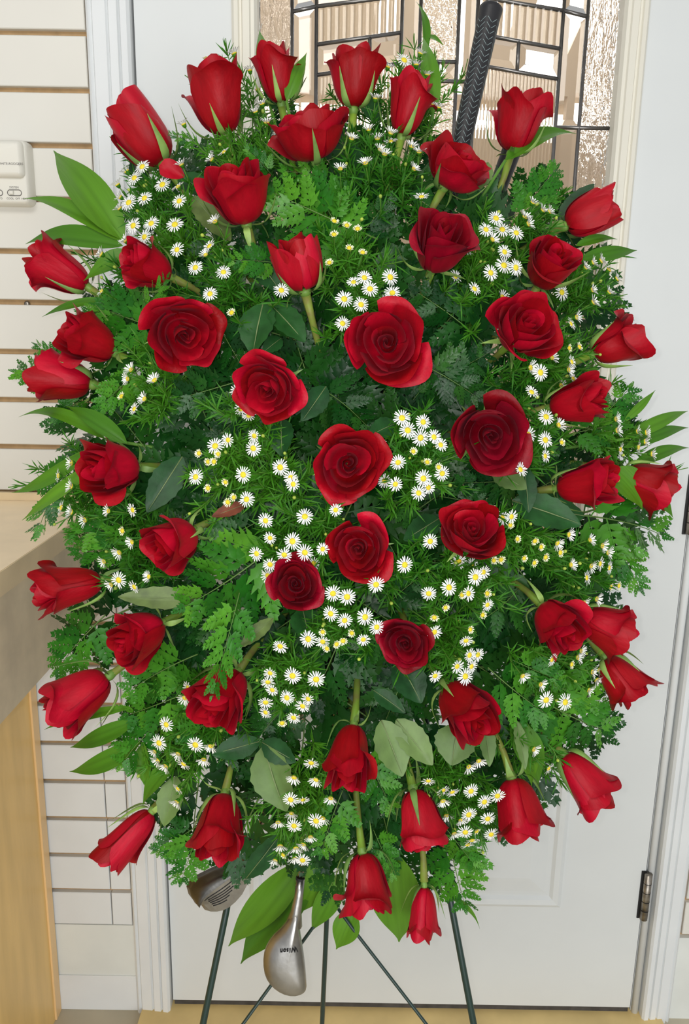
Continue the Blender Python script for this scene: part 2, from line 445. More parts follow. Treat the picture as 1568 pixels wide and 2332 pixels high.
for s, X in ((1, XL), (-1, XR)):
    q = lambda a, b, c, d: [a, b, c, d] if s == 1 else [b, a, d, c]
    rect = lambda x0, x1, z0, z1: [(min(x0, x1), z0), (max(x0, x1), z0), (max(x0, x1), z1), (min(x0, x1), z1)]
    flat_pane(rect(X[0], X[1], z_h, ZT), 'glass_water', 'textured_pane')
    flat_pane(rect(X[0], X[1], ZB, z_h), 'glass_water', 'textured_pane')
    bevel_pane(q((X[1], z_h), (X[2], z_h), (X[2], za['i']), (X[1], za['o'])), 0.010)
    bevel_pane(rect(X[1], X[2], ZB, z_h), 0.010)
    bevel_pane(q((X[1], za['o']), (X[2], za['i']), (X[2], ZT), (X[1], ZT)), 0.008)
    reed_pane(q((X[2], z2o), (X[3], z2i), (X[3], za['c']), (X[2], za['i'])), 11, 0.0035)
    flat_pane(q((X[2], za['i']), (X[3], za['c']), (X[3], ZT), (X[2], ZT)), 'glass_clear', 'textured_pane')
    xm = 0.37 * X[2] + 0.63 * X[3] if s == 1 else 0.5 * (X[2] + X[3])
    tm = (xm - X[2]) / (X[3] - X[2])
    zm2, zm3 = z2o + (z2i - z2o) * tm, z3o + (z3i - z3o) * tm
    bevel_pane(q((X[2], z3o), (xm, zm3), (xm, zm2), (X[2], z2o)), 0.011, 0.006)
    bevel_pane(q((xm, zm3), (X[3], z3i), (X[3], z2i), (xm, zm2)), 0.011, 0.006)
    reed_pane(q((X[2], ZB), (X[3], ZB), (X[3], z3i), (X[2], z3o)), 24, 0.0016)
    bevel_pane(rect(X[3], X[4], zc2, ZT), 0.009)
    bevel_pane(rect(X[3], X[4], ZB, zc2), 0.009)
    CAMES += [((X[1], ZB), (X[1], ZT)), ((X[2], ZB), (X[2], ZT)), ((X[3], ZB), (X[3], ZT)), ((X[4], ZB), (X[4], ZT)),
              ((X[0], z_h), (X[2], z_h)), ((X[1], za['o']), (X[2], za['i'])), ((X[2], za['i']), (X[3], za['c'])),
              ((X[2], z2o), (X[3], z2i)), ((X[2], z3o), (X[3], z3i)), ((xm, zm3), (xm, zm2))]
flat_pane([(XL[4], zc1), (XR[4], zc1), (XR[4], ZT), (XL[4], ZT)], 'glass_hammered', 'textured_pane')
flat_pane([(XL[4], ZB), (XR[4], ZB), (XR[4], zc2), (XL[4], zc2)], 'glass_hammered', 'textured_pane')
bevel_pane([(XL[4], zc2), (XC, zc2), (XC, zc1), (XL[4], zc1)], 0.012, 0.006)
bevel_pane([(XC, zc2), (XR[4], zc2), (XR[4], zc1), (XC, zc1)], 0.012, 0.006)
CAMES += [((XL[4], zc1), (XR[4], zc1)), ((XL[3], zc2), (XR[3], zc2)), ((XC, zc1), (XC, zc2)),
          ((XL[0], ZB), (XL[0], ZT)), ((XR[0], ZB), (XR[0], ZT))]
for a, b in CAMES:
    mb = MB().tube([(a[0], PY - 0.001, a[1]), (b[0], PY - 0.001, b[1])], 0.0030, 8)
    add('lead_came', mesh('came', [Vector(p) - WO for p in mb.v], mb.f, 'came', True), win)

# --- what the glass looks out on: a beige wall, its openings invented to draw white light streaks
BY = 1.05
def bxz(px, py):
    p = at_y(px, py, BY); return (p.x, p.z)
pw = MB()
zlo, zhi = bxz(995, 285)[1], bxz(995, 215)[1]
a, b, c, d = bxz(1245, -60), bxz(1375, -60), bxz(1255, 205), bxz(1150, 205)
top = 2.45
pw.box(-1.4, 1.8, BY, BY + 0.1, FLOOR_Z, zlo)
pw.prism([(-1.4, zhi), (d[0], zhi), d, a, (a[0], top), (-1.4, top)], BY, BY + 0.1)
pw.prism([(d[0], zhi), (1.8, zhi), (1.8, top), (b[0], top), b, c, d], BY, BY + 0.1)
for px in (640, 1000, 1330):
    x = bxz(px, 250)[0]; pw.box(x - 0.05, x + 0.05, BY, BY + 0.1, zlo, zhi)
struct(pw.obj('wall_back', 'beige_wall'), 'beige porch wall seen through the leaded glass', 'wall')

struct(MB().box(-1.6, 2.2, 1.95, 2.0, FLOOR_Z, 2.9).obj('far_backing', 'white_backing'), 'white backing added to shine through the porch openings', 'wall')  # invented surface, lit so that the openings show white

# ================================================================== COUNTER, CABINET, THERMOSTAT
ct = empty('countertop', Matrix.Translation((-0.409, 0, 0.84)))
tag(ct, 'beige stone countertop with thick shaded apron, left of the flowers', 'countertop')
def off(mb, name, m, par, smooth=False):
    o = BASE[par.name].translation
    return add(name, mesh(name, [Vector(p) - o for p in mb.v], mb.f, m, smooth), par)
off(MB().bev(-1.4, -0.409, -1.0, -0.0012, 0.990, 1.02, 0.001), 'slab', 'stone', ct)
off(MB().box(-0.4095, -0.4075, -1.0, -0.0012, 0.990, 1.0195), 'edge_band', 'stone_edge', ct)
off(MB().box(-0.50, -0.4095, -1.0, -0.0012, 0.838, 0.990), 'apron', 'stone_shaded', ct)
off(MB().box(-1.4, -0.411, -0.012, -0.0012, 1.0202, 1.033), 'back_lip', 'stone_edge', ct)
cb = empty('cabinet', Matrix.Translation((-0.55, -0.3, FLOOR_Z)))
tag(cb, 'orange-tan wooden cabinet side under the stone counter', 'cabinet')
off(MB().box(-1.4, -0.553, -0.9, -0.004, FLOOR_Z + 0.0005, 0.8375), 'side_panel', 'oak', cb)
off(MB().box(-0.572, -0.5495, -0.028, -0.004, FLOOR_Z + 0.0005, 0.8375), 'corner_post', 'oak_edge', cb)

th = empty('thermostat', Matrix.Translation((-0.54, 0, 1.49)))
tag(th, 'cream wall thermostat with slide switches on the slat wall', 'thermostat')
def round_block(x0, x1, z0, z1, ydepth, r, taper, name, y_back=0.0, rx=None):
    """rounded-corner block standing out of the wall, edges rolled over"""
    v, f = [], []; seg = 6
    def ring(ins, y):
        out = []
        for cxx, czz, a0 in ((x1 - r, z1 - r, 0), (x0 + r, z1 - r, 90), (x0 + r, z0 + r, 180), (x1 - r, z0 + r, 270)):
            for k in range(seg + 1):
                a = math.radians(a0 + 90 * k / seg); rr = max(r - ins, 0.0004)
                out.append((cxx + rr * math.cos(a), y, czz + rr * math.sin(a)))
        return out
    rings = [ring(0, y_back), ring(0.0005, -ydepth * 0.35), ring(taper * 0.25, -ydepth * 0.8), ring(taper * 0.6, -ydepth * 0.96), ring(taper, -ydepth)]
    n = len(rings[0])
    for rg in rings: v += rg
    for i in range(len(rings) - 1):
        for k in range(n):
            f.append((i * n + (k + 1) % n, i * n + k, (i + 1) * n + k, (i + 1) * n + (k + 1) % n))
    f.append(tuple(reversed(range((len(rings) - 1) * n, len(rings) * n))))
    mb = MB(); mb.v = v; mb.f = f
    o = off(mb, name, 'thermo', th, True)
    return o
tp0, tp1 = at_y(80, 470, -0.012), at_y(72, 314, -0.03)
TX1, TZ0, TZ1 = tp0.x - 0.002, tp0.z, tp1.z
round_block(-0.62, TX1, TZ0, TZ1, 0.024, 0.010, 0.006, 'base_plate')
round_block(-0.618, TX1 - 0.003, TZ0 + 0.036, TZ1 - 0.001, 0.034, 0.010, 0.009, 'cover')
def th_text(s, px, py, size, y, align='LEFT'):
    p = at_y(px, py, y)
    o = add('lettering', text_mesh(s, size, 'thermo_ink', 0.00008, align), th)
    o.matrix_local = Matrix.Translation(p - Vector((-0.54, 0, 1.49))) @ Matrix.Rotation(math.pi / 2, 4, 'X')
th_text('WHITE-RODGERS', 53, 376, 0.0049, -0.0342, 'RIGHT')
th_text('SYSTEM', 32, 429, 0.0042, -0.0242, 'CENTER')
th_text('COOL  OFF  HEAT', 15, 454, 0.0040, -0.0242)
th_text('AUTO', 6, 454, 0.0040, -0.0242, 'RIGHT')
for px in (33, -10):
    p = at_y(px, 439, -0.0243) - Vector((-0.54, 0, 1.49))
    pts = []
    for k in range(25):
        a = 2 * math.pi * k / 24
        cxx = 0.0065 if math.cos(a) >= 0 else -0.0065
        pts.append((p.x + cxx + 0.0042 * math.cos(a), p.y, p.z + 0.0042 * math.sin(a)))
    sl = add('switch_slot', MB().tube(pts, 0.0006, 6).mesh('switch_slot', 'thermo_ink', True), th)
    add('switch_lever', MB().bev(p.x - 0.007, p.x - 0.001, p.y - 0.003, p.y + 0.001, p.z - 0.0028, p.z + 0.0028, 0.0008).mesh('lever', 'thermo'), sl)

# ================================================================== ROSES
def petal_geo(rng, phi, wa, prof, lip, skew, ruf, tip, nu=9, nv=9, fold=0.006, edge=0.0):
    """one petal: prof is four (r, z) control points from base to rim"""
    p0, p1, p2, p3 = prof; v = []; f = []
    ph = rng.uniform(0, 6.28); side = rng.uniform(-0.6, 0.6); ph2 = rng.uniform(0, 6.28); tu = rng.uniform(-0.35, 0.35)
    for j in range(nv):
        t0 = j / (nv - 1)
        for i in range(nu):
            u = -1 + 2 * i / (nu - 1)
            t = t0 * (1 - 0.20 * abs(u) ** 3.0)
            a, b, c, d = (1 - t) ** 3, 3 * t * (1 - t) ** 2, 3 * t * t * (1 - t), t ** 3
            r = a * p0[0] + b * p1[0] + c * p2[0] + d * p3[0]
            z = a * p0[1] + b * p1[1] + c * p2[1] + d * p3[1]
            l = max(0.0, (t - 0.55) / 0.45)
            lp = lip * (0.55 + 0.75 * abs(u + side) ** 1.5)
            r += lp * l ** 2
            z -= lp * 0.75 * l ** 3.5
            g = t0 ** 4 * math.exp(-((u - tu) * 3.0) ** 2)
            z += tip * g * 0.09
            r += tip * g * 0.07
            r += max(0.0, abs(u) - 0.68) / 0.32 * edge * t * (1.2 - t0 * 0.4)
            r += skew * u * t0 + ruf * math.sin(2.6 * u + ph) * t0 ** 2 + fold * math.sin(6.5 * u + ph2) * t * (1.4 - t)
            z += (ruf * 0.9 * math.cos(3.9 * u + ph) + ruf * 0.3 * math.sin(10 * u + ph2)) * t0 ** 3
            an = phi + u * wa * (0.62 + 0.38 * math.sin(min(t0 * 1.25, 1) * math.pi / 2)) * (1 - 0.25 * t0 * lip)
            v.append((max(r, 0.004) * math.cos(an), max(r, 0.004) * math.sin(an), z))
    for j in range(nv - 1):
        for i in range(nu - 1):
            k = j * nu + i
            f.append((k, k + 1, k + nu + 1, k + nu))
    return v, f
def rose_variant(kind, seed):
    rng = random.Random(seed); petals = []
    # counts and heights for b closed bud, f flared bud, h half open, o open
    n_in, n_mid, n_out, H = {'b': (5, 4, 5, 1.0), 'f': (5, 4, 5, 1.0), 'h': (6, 5, 5, 0.92), 'o': (7, 5, 7, 0.72)}[kind]
    N = n_in + n_mid + n_out; phi = rng.uniform(0, 6.28)
    for k in range(N):
        if k < n_in:
            t = k / (n_in - 1)
            rb = 0.05 + {'b': 0.13, 'f': 0.13, 'h': 0.15, 'o': 0.16}[kind] * t
            rt = 0.018 + {'b': 0.09, 'f': 0.12, 'h': 0.15, 'o': 0.15}[kind] * t
            h = H * ({'b': 0.92, 'f': 0.90, 'h': 0.94, 'o': 0.90}[kind] + 0.06 * t + rng.uniform(-.015, .015))
            pr = [(0.02, 0.1), (rb, 0.15 * H), (rb * 1.15, 0.62 * H), (rt, h)]
            g = petal_geo(rng, phi, 1.75 - 0.45 * t, pr, 0.02 + 0.05 * t, 0.034, 0.012, 0.3, 11, 9, 0.002)
            phi += 2.4 - 0.3 * t + rng.uniform(-.2, .2)
        elif k < n_in + n_mid:
            t = (k - n_in) / (n_mid - 1)
            rb = {'b': 0.22 + 0.10 * t, 'f': 0.22 + 0.09 * t, 'h': 0.25 + 0.12 * t, 'o': 0.27 + 0.15 * t}[kind]
            rt = {'b': 0.13 + 0.08 * t, 'f': 0.17 + 0.10 * t, 'h': 0.21 + 0.13 * t, 'o': 0.25 + 0.15 * t}[kind] + rng.uniform(-.015, .02)
            h = H * (1.0 - 0.03 * t) * rng.uniform(0.95, 1.03)
            pr = [(0.03, 0.04), (rb, 0.06 * H), (rb * 1.2, 0.60 * H), (rt, h)]
            g = petal_geo(rng, phi, 1.25 - 0.1 * t, pr, {'b': 0.05, 'f': 0.10, 'h': 0.09, 'o': 0.08}[kind] * rng.uniform(.5, 1.5), 0.04, 0.016, 0.5, 11, 9, 0.005)
            phi += 2.2 + rng.uniform(-.3, .3)
        else:
            t = (k - n_in - n_mid) / (n_out - 1)
            rb = {'b': 0.33 + 0.04 * t, 'f': 0.31 + 0.04 * t, 'h': 0.36 + 0.06 * t, 'o': 0.40 + 0.10 * t}[kind]
            rt = {'b': 0.22 + 0.04 * t, 'f': 0.27 + 0.05 * t, 'h': 0.34 + 0.08 * t, 'o': 0.44 + 0.17 * t}[kind] * rng.uniform(.95, 1.05)
            h = {'b': H * (0.99 - 0.20 * t), 'f': H * (0.99 - 0.16 * t), 'h': H * (0.96 - 0.14 * t), 'o': H * (0.97 - 0.40 * t)}[kind] * rng.uniform(0.95, 1.05)
            lip = {'b': 0.07, 'f': 0.19, 'h': 0.18, 'o': 0.10}[kind] * rng.uniform(0.5, 1.5)
            pr = [(0.04, 0.0), (rb * 1.0, -0.03), (rb * 1.18, 0.58 * H), (rt, h)]
            g = petal_geo(rng, phi, rng.uniform(1.0, 1.25) if kind != 'o' else rng.uniform(0.80, 1.05), pr, lip, 0.04, 0.028 if kind != 'o' else 0.04, rng.uniform(0.3, 1.6), 17, 12, 0.015, 0.035)
            phi += 2.3 + rng.uniform(-0.25, 0.25)
        petals.append(g)
    # no rose is round: push every petal through one uneven bulge
    p1, p2, ox, oy = rng.uniform(0, 6.28), rng.uniform(0, 6.28), rng.uniform(-.04, .04), rng.uniform(-.04, .04)
    out = []
    for v, f in petals:
        nv_ = []
        for x, y, z in v:
            a = math.atan2(y, x); zf = min(max(z / H, 0), 1)
            m = 1 + zf * (0.07 * math.sin(2 * a + p1) + 0.045 * math.sin(3 * a + p2))
            nv_.append((x * m + ox * zf * zf, y * m + oy * zf * zf, z))
        out.append((nv_, f))
    petals = out
    rs = sorted(math.hypot(p[0], p[1]) for g in petals for p in g[0]); R = rs[int(len(rs) * 0.985)]
    Hm = max(p[2] for g in petals for p in g[0])
    return dict(meshes=[mesh('petal', v, f, 'petal') for v, f in petals], R=R, H=Hm)
VARS = {k: [rose_variant(k, 11 + 7 * i + ord(k)) for i in range(4)] for k in 'bfho'}
# calyx and sepals, shared
def leaf_geo(length, width, fold=0.15, droop=0.0, nu=5, nv=9, tipp=1.0, wav=0.0, peak=0.42, serr=0, pointed=False):
    v, f = [], []
    for j in range(nv):
        t = j / (nv - 1)
        w = width * 0.5 * (math.sin(math.pi * t ** (math.log(0.5) / math.log(peak)))) ** tipp if 0 < t < 1 else width * 0.03
        if pointed: w = width * 0.5 * 4.5 * (t ** 0.8 * (1 - t) ** 1.6 + 0.005)
        for i in range(nu):
            u = -1 + 2 * i / (nu - 1)
            ww = w * (1 + (serr * (1 if j % 2 else -1) if abs(u) == 1 else 0))
            v.append((t * length, u * ww, abs(u) * w * fold - droop * length * t * t + wav * width * math.sin(7 * t + 2 * u)))
    for j in range(nv - 1):
        for i in range(nu - 1):
            k = j * nu + i
            f.append((k, k + nu, k + nu + 1, k + 1))
    return v, f
calyx_me = MB().lathe([(0.035, -0.16), (0.075, -0.12), (0.10, -0.05), (0.085, 0.01), (0.05, 0.03)], 12).mesh('calyx', 'calyx', True)
sepal_me = {}
def sepal_curve(prof, width, n=9, nu=5):
    """a tapering green sepal following a curve of (r, z) points"""
    v, f = [], []
    for j in range(n):
        t = j / (n - 1); a, b, c, d = (1 - t) ** 3, 3 * t * (1 - t) ** 2, 3 * t * t * (1 - t), t ** 3
        r = sum(q * p[0] for q, p in zip((a, b, c, d), prof)); z = sum(q * p[1] for q, p in zip((a, b, c, d), prof))
        w = width * 0.5 * (math.sin(math.pi * min(t * 1.9, 1) * 0.5) * (1 - t) ** 0.85 + 0.02)
        for i in range(nu):
            u = -1 + 2 * i / (nu - 1)
            v.append((r - 0.25 * w * u * u, u * w, z + 0.10 * w * u * u))
    for j in range(n - 1):
        for i in range(nu - 1):
            k = j * nu + i; f.append((k, k + nu, k + nu + 1, k + 1))
    return mesh('sepal', v, f, 'sepal')
sepal_me['hug'] = [sepal_curve([(0.06, -0.04), (0.34, -0.10), (0.40, 0.16), (0.44 + q, 0.50)], 0.20) for q in (0.0, 0.10)]
sepal_me['out'] = [sepal_curve([(0.06, -0.04), (0.30, -0.08), (0.46, 0.02), (0.66, q)], 0.17) for q in (0.25, -0.05)]
sepal_me['back'] = [sepal_curve([(0.06, -0.04), (0.25, -0.02), (0.36, -0.16), (0.34, q)], 0.19) for q in (-0.42, -0.55)]

ROSES = [
 # cx, cy, width px, length px, dx, dy, tilt, kind, label, short reference
 (320, 300, 122, 178, -75, -105, 84, 'b', 'closed red rose bud tipped up-left above the white asters, loose petal under it', 'bud with the loose petal'),
 (492, 220, 150, 180, -38, -150, 78, 'h', 'large half-open red rose at upper left, standing before the plain door stile', 'large upper-left rose'),
 (628, 165, 105, 142, -22, -130, 84, 'f', 'slim red rose bud at the top between two pointed green leaf tips', 'slim top bud'),
 (703, 305, 170, 165, -22, -105, 62, 'o', 'wide red rose at the top with rim folded outward, below the slim bud', 'wide top rose'),
 (806, 170, 116, 156, 4, -150, 82, 'f', 'upright red rose bud at top centre with a flared square rim', 'square-rimmed top bud'),
 (932, 235, 112, 155, 34, -140, 78, 'f', 'upright red rose just left of the golf grip, leaning slightly right', 'rose left of the grip'),
 (1180, 273, 126, 155, 32, -140, 74, 'h', 'closed red rose right of the golf grip, against the leaded glass', 'rose right of the grip'),
 (1038, 380, 160, 150, 50, -85, 58, 'o', 'open red rose facing up at the foot of the long golf grip', 'rose at the foot of the grip'),
 (542, 440, 148, 180, -38, -140, 66, 'h', 'open red rose leaning left with bright fern tips at its right side', 'rose beside the bright fern'),
 (1350, 487, 92, 140, 110, -48, 84, 'b', 'pointed red bud leaning right over the cream frame of the door glass', 'bud over the glass frame'),
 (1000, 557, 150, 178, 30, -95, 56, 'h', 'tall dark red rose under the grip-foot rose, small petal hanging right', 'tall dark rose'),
 (1252, 602, 135, 155, 48, -85, 56, 'h', 'red rose with one broad petal folded right, above the right-hand asters', 'rose with the broad folded petal'),
 (678, 598, 112, 150, -28, -115, 66, 'b', 'small upright half-open red rose in the upper middle beside a single daisy', 'small upright rose'),
 (132, 610, 120, 165, -100, -65, 72, 'h', 'half-open red rose at far left tipped toward the slat wall', 'far-left tipped rose'),
 (332, 607, 108, 150, -105, -45, 62, 'h', 'red rose lying sideways between the far-left rose and the daisies', 'sideways rose'),
 (417, 757, 172, 180, 60, 40, 16, 'o', 'fully open red rose facing the viewer, left upper middle, bottom petal pointed', 'open left rose'),
 (881, 781, 186, 190, 10, -20, 10, 'o', 'largest fully open bright red rose near the centre, facing the viewer', 'largest open rose'),
 (1192, 746, 165, 160, 40, -45, 36, 'o', 'open red rose with two-lobed lower petals in the right upper middle', 'two-lobed right rose'),
 (613, 883, 155, 165, -30, 20, 20, 'o', 'open red rose left of centre showing a pointed spiral heart', 'spiral-hearted rose'),
 (198, 775, 128, 165, -105, -48, 66, 'h', 'upper of the two overlapping red roses at the left edge', 'upper of the left pair'),
 (133, 862, 120, 160, -125, -22, 76, 'f', 'lower of the two overlapping red roses at the left edge, petals flared', 'lower of the left pair'),
 (1407, 778, 118, 140, 95, -45, 78, 'f', 'closed red bud at the right edge standing out against the white door', 'lone right bud'),
 (1318, 912, 108, 162, 120, -30, 68, 'h', 'red rose lying rightward under the lone right bud, spiral heart at right', 'rightward rose'),
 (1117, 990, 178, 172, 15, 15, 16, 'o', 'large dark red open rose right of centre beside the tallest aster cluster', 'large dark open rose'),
 (793, 1057, 168, 172, 8, 4, 8, 'o', 'open red rose at the very middle of the spray with a folded heart', 'middle rose'),
 (253, 1068, 140, 175, -110, 8, 56, 'h', 'open red rose at left facing left, pale green stem on its right', 'left-facing rose'),
 (1338, 1102, 115, 172, 125, -18, 66, 'h', 'left one of the two red roses touching at the far right', 'left of the far-right pair'),
 (1482, 1102, 118, 145, 110, 38, 74, 'h', 'right one of the two red roses touching at the far right', 'right of the far-right pair'),
 (1072, 1210, 148, 125, 5, -30, 26, 'o', 'flat wide open red rose right of centre above pale yellow aster buds', 'flat wide rose'),
 (819, 1247, 148, 168, -5, 10, 12, 'o', 'open red rose directly below the middle rose, with a wavy right petal', 'rose below the middle one'),
 (392, 1237, 132, 165, -105, 62, 60, 'h', 'red rose left of centre tipped down-left, brown leaf on its stem', 'rose with the brown leaf'),
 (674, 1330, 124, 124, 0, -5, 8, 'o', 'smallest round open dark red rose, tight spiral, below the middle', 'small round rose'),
 (150, 1340, 118, 185, -150, 32, 72, 'h', 'long closed red rose pointing left in front of the counter apron', 'long left rose'),
 (314, 1450, 130, 170, -105, 58, 62, 'h', 'ruffled red rose under the long left rose, heart turned down-left', 'ruffled rose'),
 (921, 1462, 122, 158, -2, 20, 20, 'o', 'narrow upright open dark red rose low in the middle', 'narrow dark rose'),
 (1272, 1420, 128, 160, 75, 80, 58, 'h', 'front one of two overlapping red roses at lower right, brown stem above', 'front of the lower-right pair'),
 (1388, 1430, 118, 145, 110, 45, 74, 'h', 'rear one of two overlapping red roses at lower right, against the door', 'rear of the lower-right pair'),
 (503, 1586, 138, 185, -65, 95, 58, 'h', 'red rose with a fern tip hanging across its open heart', 'rose under the fern tip'),
 (177, 1592, 135, 182, -115, 85, 72, 'h', 'big red rose low at the far left drooping toward the cabinet', 'big low left rose'),
 (1417, 1550, 110, 140, 65, 85, 82, 'f', 'red bud pointing down-right just below the overlapping lower-right pair', 'bud below the lower-right pair'),
 (1063, 1615, 132, 185, 80, 95, 58, 'h', 'red rose with a sharp petal at its left, under a knot of four daisies', 'sharp-petalled rose'),
 (797, 1724, 116, 180, -15, 130, 62, 'h', 'egg-shaped red rose pointing down, pale leaves to its right', 'egg-shaped rose'),
 (1335, 1780, 112, 165, 85, 100, 80, 'f', 'red bud pointing down-right, lowest on the right, on a brownish stem', 'lowest right bud'),
 (499, 1884, 125, 182, -22, 130, 64, 'h', 'red rose hanging directly above the grooved golf club head', 'rose above the grooved club'),
 (290, 1912, 92, 165, -90, 105, 80, 'f', 'slim red bud pointing down-left, lowest on the left beside the cabinet', 'lowest left bud'),
 (1182, 1845, 124, 160, 32, 130, 80, 'f', 'downward red bud with flared pointed rim before the door panel', 'flared downward bud'),
 (957, 1873, 112, 162, 32, 145, 80, 'f', 'downward red bud hugged by green sepals, above the smallest bud', 'sepal-hugged bud'),
 (834, 2015, 120, 155, 18, 140, 80, 'f', 'large red bud hanging straight down at the bottom middle', 'bottom middle bud'),
 (964, 2084, 74, 128, -2, 130, 84, 'f', 'smallest red bud, lowest rose of all, beside the right easel leg', 'smallest lowest bud'),
]
rose_roots = []
rng = random.Random(5)
for idx, (cx, cy, W, L, dx, dy, tilt, kind, label, ref) in enumerate(ROSES):
    V = VARS[kind][(idx * 5 + idx // 4) % 4]
    d = dome(cx, cy)
    if kind == 'h' and tilt <= 68: tilt -= 10
    if kind in 'bf': tilt = min(tilt, 75)
    ax = facing(dx, dy, tilt, cx, cy)
    s = W * d / F_PX / (2 * V['R']) * (1.10 if kind in 'bf' else 1.06)
    st, ctt = math.sin(math.radians(tilt)), math.cos(math.radians(tilt))
    if tilt >= 45:
        k = (L * d / F_PX / s - 2 * V['R'] * 0.8 * ctt) / (V['H'] * st)
        k = min(max(k, 0.75), 1.65)
    else:
        k = 1.0
    center = at_depth(cx, cy, d)
    base = center - ax * (V['H'] * k * s * 0.5)
    M = Matrix.Translation(base) @ z_mat(ax, rng.uniform(0, 6.28)) @ Matrix.Diagonal((s, s, s * k, 1))
    root = empty('rose', M)
    tag(root, label, 'rose', 'red roses of the standing spray')
    for me in V['meshes']:
        pt = add('petal', me, root)
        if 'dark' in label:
            pt.material_slots[0].link = 'OBJECT'; pt.material_slots[0].material = MATS['petal_dark_shaded']
    add('calyx', calyx_me, root)
    for q in range(5):
        a = 2 * math.pi * (q + rng.uniform(-0.2, 0.2)) / 5
        ty = rng.choice(['hug', 'hug', 'out', 'back', 'hug']) if tilt > 45 else rng.choice(['out', 'back', 'out'])
        wf = V['R'] / 0.40 if ty == 'hug' else 1.0
        add('sepal', sepal_me[ty][rng.randrange(2)], root, Matrix.Rotation(a, 4, 'Z') @ Matrix.Diagonal((wf, 1, 1, 1)))
    # stem, bent back into the foam
    Mi = M.inverted()
    p0 = base - ax * 0.006; p2 = core(cx, cy)
    p1 = base - ax * min(0.10, (p2 - base).length * 0.5)
    pts = [bez(p0, p1, p2, t / 8) for t in range(9)]
    rad = [0.0048] + [0.0036] * 8
    mb = MB().tube(pts, rad, 8)
    add('stem', mesh('stem', [Mi @ Vector(p) for p in mb.v], mb.f, 'rose_stem'), root)
    rose_roots.append((root, base, M, idx))
# the loose petal under the bud at upper left
r0, b0, M0, _ = rose_roots[0]
lpv, lpf = leaf_geo(0.028, 0.022, 0.5, 0.2, 7, 7, 0.6, 0.05)
ml = Matrix.Translation(at_depth(362, 380, dome(380, 385) - 0.01)) @ frame_mat(RGT - UPV * 0.3, -FWD)
lo = add('loose_petal', mesh('loose_petal', [M0.inverted() @ ml @ Vector(p) for p in lpv], lpf, 'petal'), r0)

# ------------------------------------------------------------------ rose leaves, parts of the nearest rose
LEAVES = [  # base px, tip px, width px, depth offset, material
 (600, 688, 572, 802, 92, .03, 'rose_leaf'), (612, 690, 695, 775, 72, .035, 'rose_leaf'), (640, 770, 600, 800, 40, .04, 'rose_leaf'),
 (440, 448, 525, 545, 66, .03, 'rose_leaf_olive'), (410, 400, 470, 440, 60, .04, 'rose_leaf'), (780, 325, 812, 435, 75, .05, 'rose_leaf'),
 (560, 560, 640, 660, 80, .05, 'rose_leaf'), (415, 1040, 335, 1165, 72, .02, 'rose_leaf'), (1122, 1072, 1198, 1112, 62, .02, 'rose_leaf_pale'),
 (1165, 1140, 1325, 1192, 78, .02, 'rose_leaf'), (1192, 1060, 1205, 1165, 48, .02, 'rose_leaf'), (455, 1365, 268, 1358, 52, .005, 'rose_leaf_olive'),
 (600, 1698, 645, 1852, 102, .01, 'rose_leaf_pale'), (592, 1688, 482, 1718, 54, .02, 'rose_leaf'), (596, 1690, 672, 1735, 56, .025, 'rose_leaf'),
 (868, 1640, 918, 1768, 80, .01, 'rose_leaf_pale'), (902, 1638, 985, 1742, 66, .012, 'rose_leaf_pale'), (1042, 1648, 1028, 1742, 94, .01, 'rose_leaf_pale'),
 (1100, 1640, 1118, 1745, 44, .02, 'rose_leaf_pale'), (1174, 1640, 1200, 1752, 32, .01, 'rose_leaf_pale'), (402, 1768, 372, 1882, 62, .02, 'rose_leaf_pale'),
 (622, 1408, 545, 1474, 36, .01, 'rose_leaf_olive'), (560, 1148, 482, 1176, 32, .005, 'dry_leaf'), (688, 1385, 705, 1455, 74, .03, 'rose_leaf'),
 (742, 880, 690, 955, 56, .02, 'rose_leaf'), (640, 955, 640, 1035, 66, .03, 'rose_leaf'), (905, 962, 838, 992, 52, .03, 'rose_leaf'),
 (850, 1572, 922, 1622, 40, .02, 'rose_leaf'), (1270, 505, 1352, 418, 46, .02, 'rose_leaf'), (1330, 1175, 1190, 1150, 60, .04, 'rose_leaf'),
 (905, 1500, 960, 1600, 80, .04, 'rose_leaf'), (700, 1060, 640, 1120, 70, .05, 'rose_leaf'), (740, 1180, 690, 1140, 60, .05, 'rose_leaf'),
 (1000, 1180, 920, 1230, 60, .05, 'rose_leaf'), (880, 1320, 930, 1290, 60, .04, 'rose_leaf'), (1110, 370, 1065, 440, 60, .02, 'rose_leaf_pale'),
 (560, 2000, 640, 1900, 50, .03, 'rose_leaf'), (990, 480, 935, 440, 70, .05, 'rose_leaf'), (330, 420, 300, 360, 44, .04, 'rose_leaf'),
 (870, 260, 820, 240, 60, .03, 'rose_leaf'), (640, 250, 600, 210, 50, .03, 'rose_leaf'),
]
lv_cache = {}
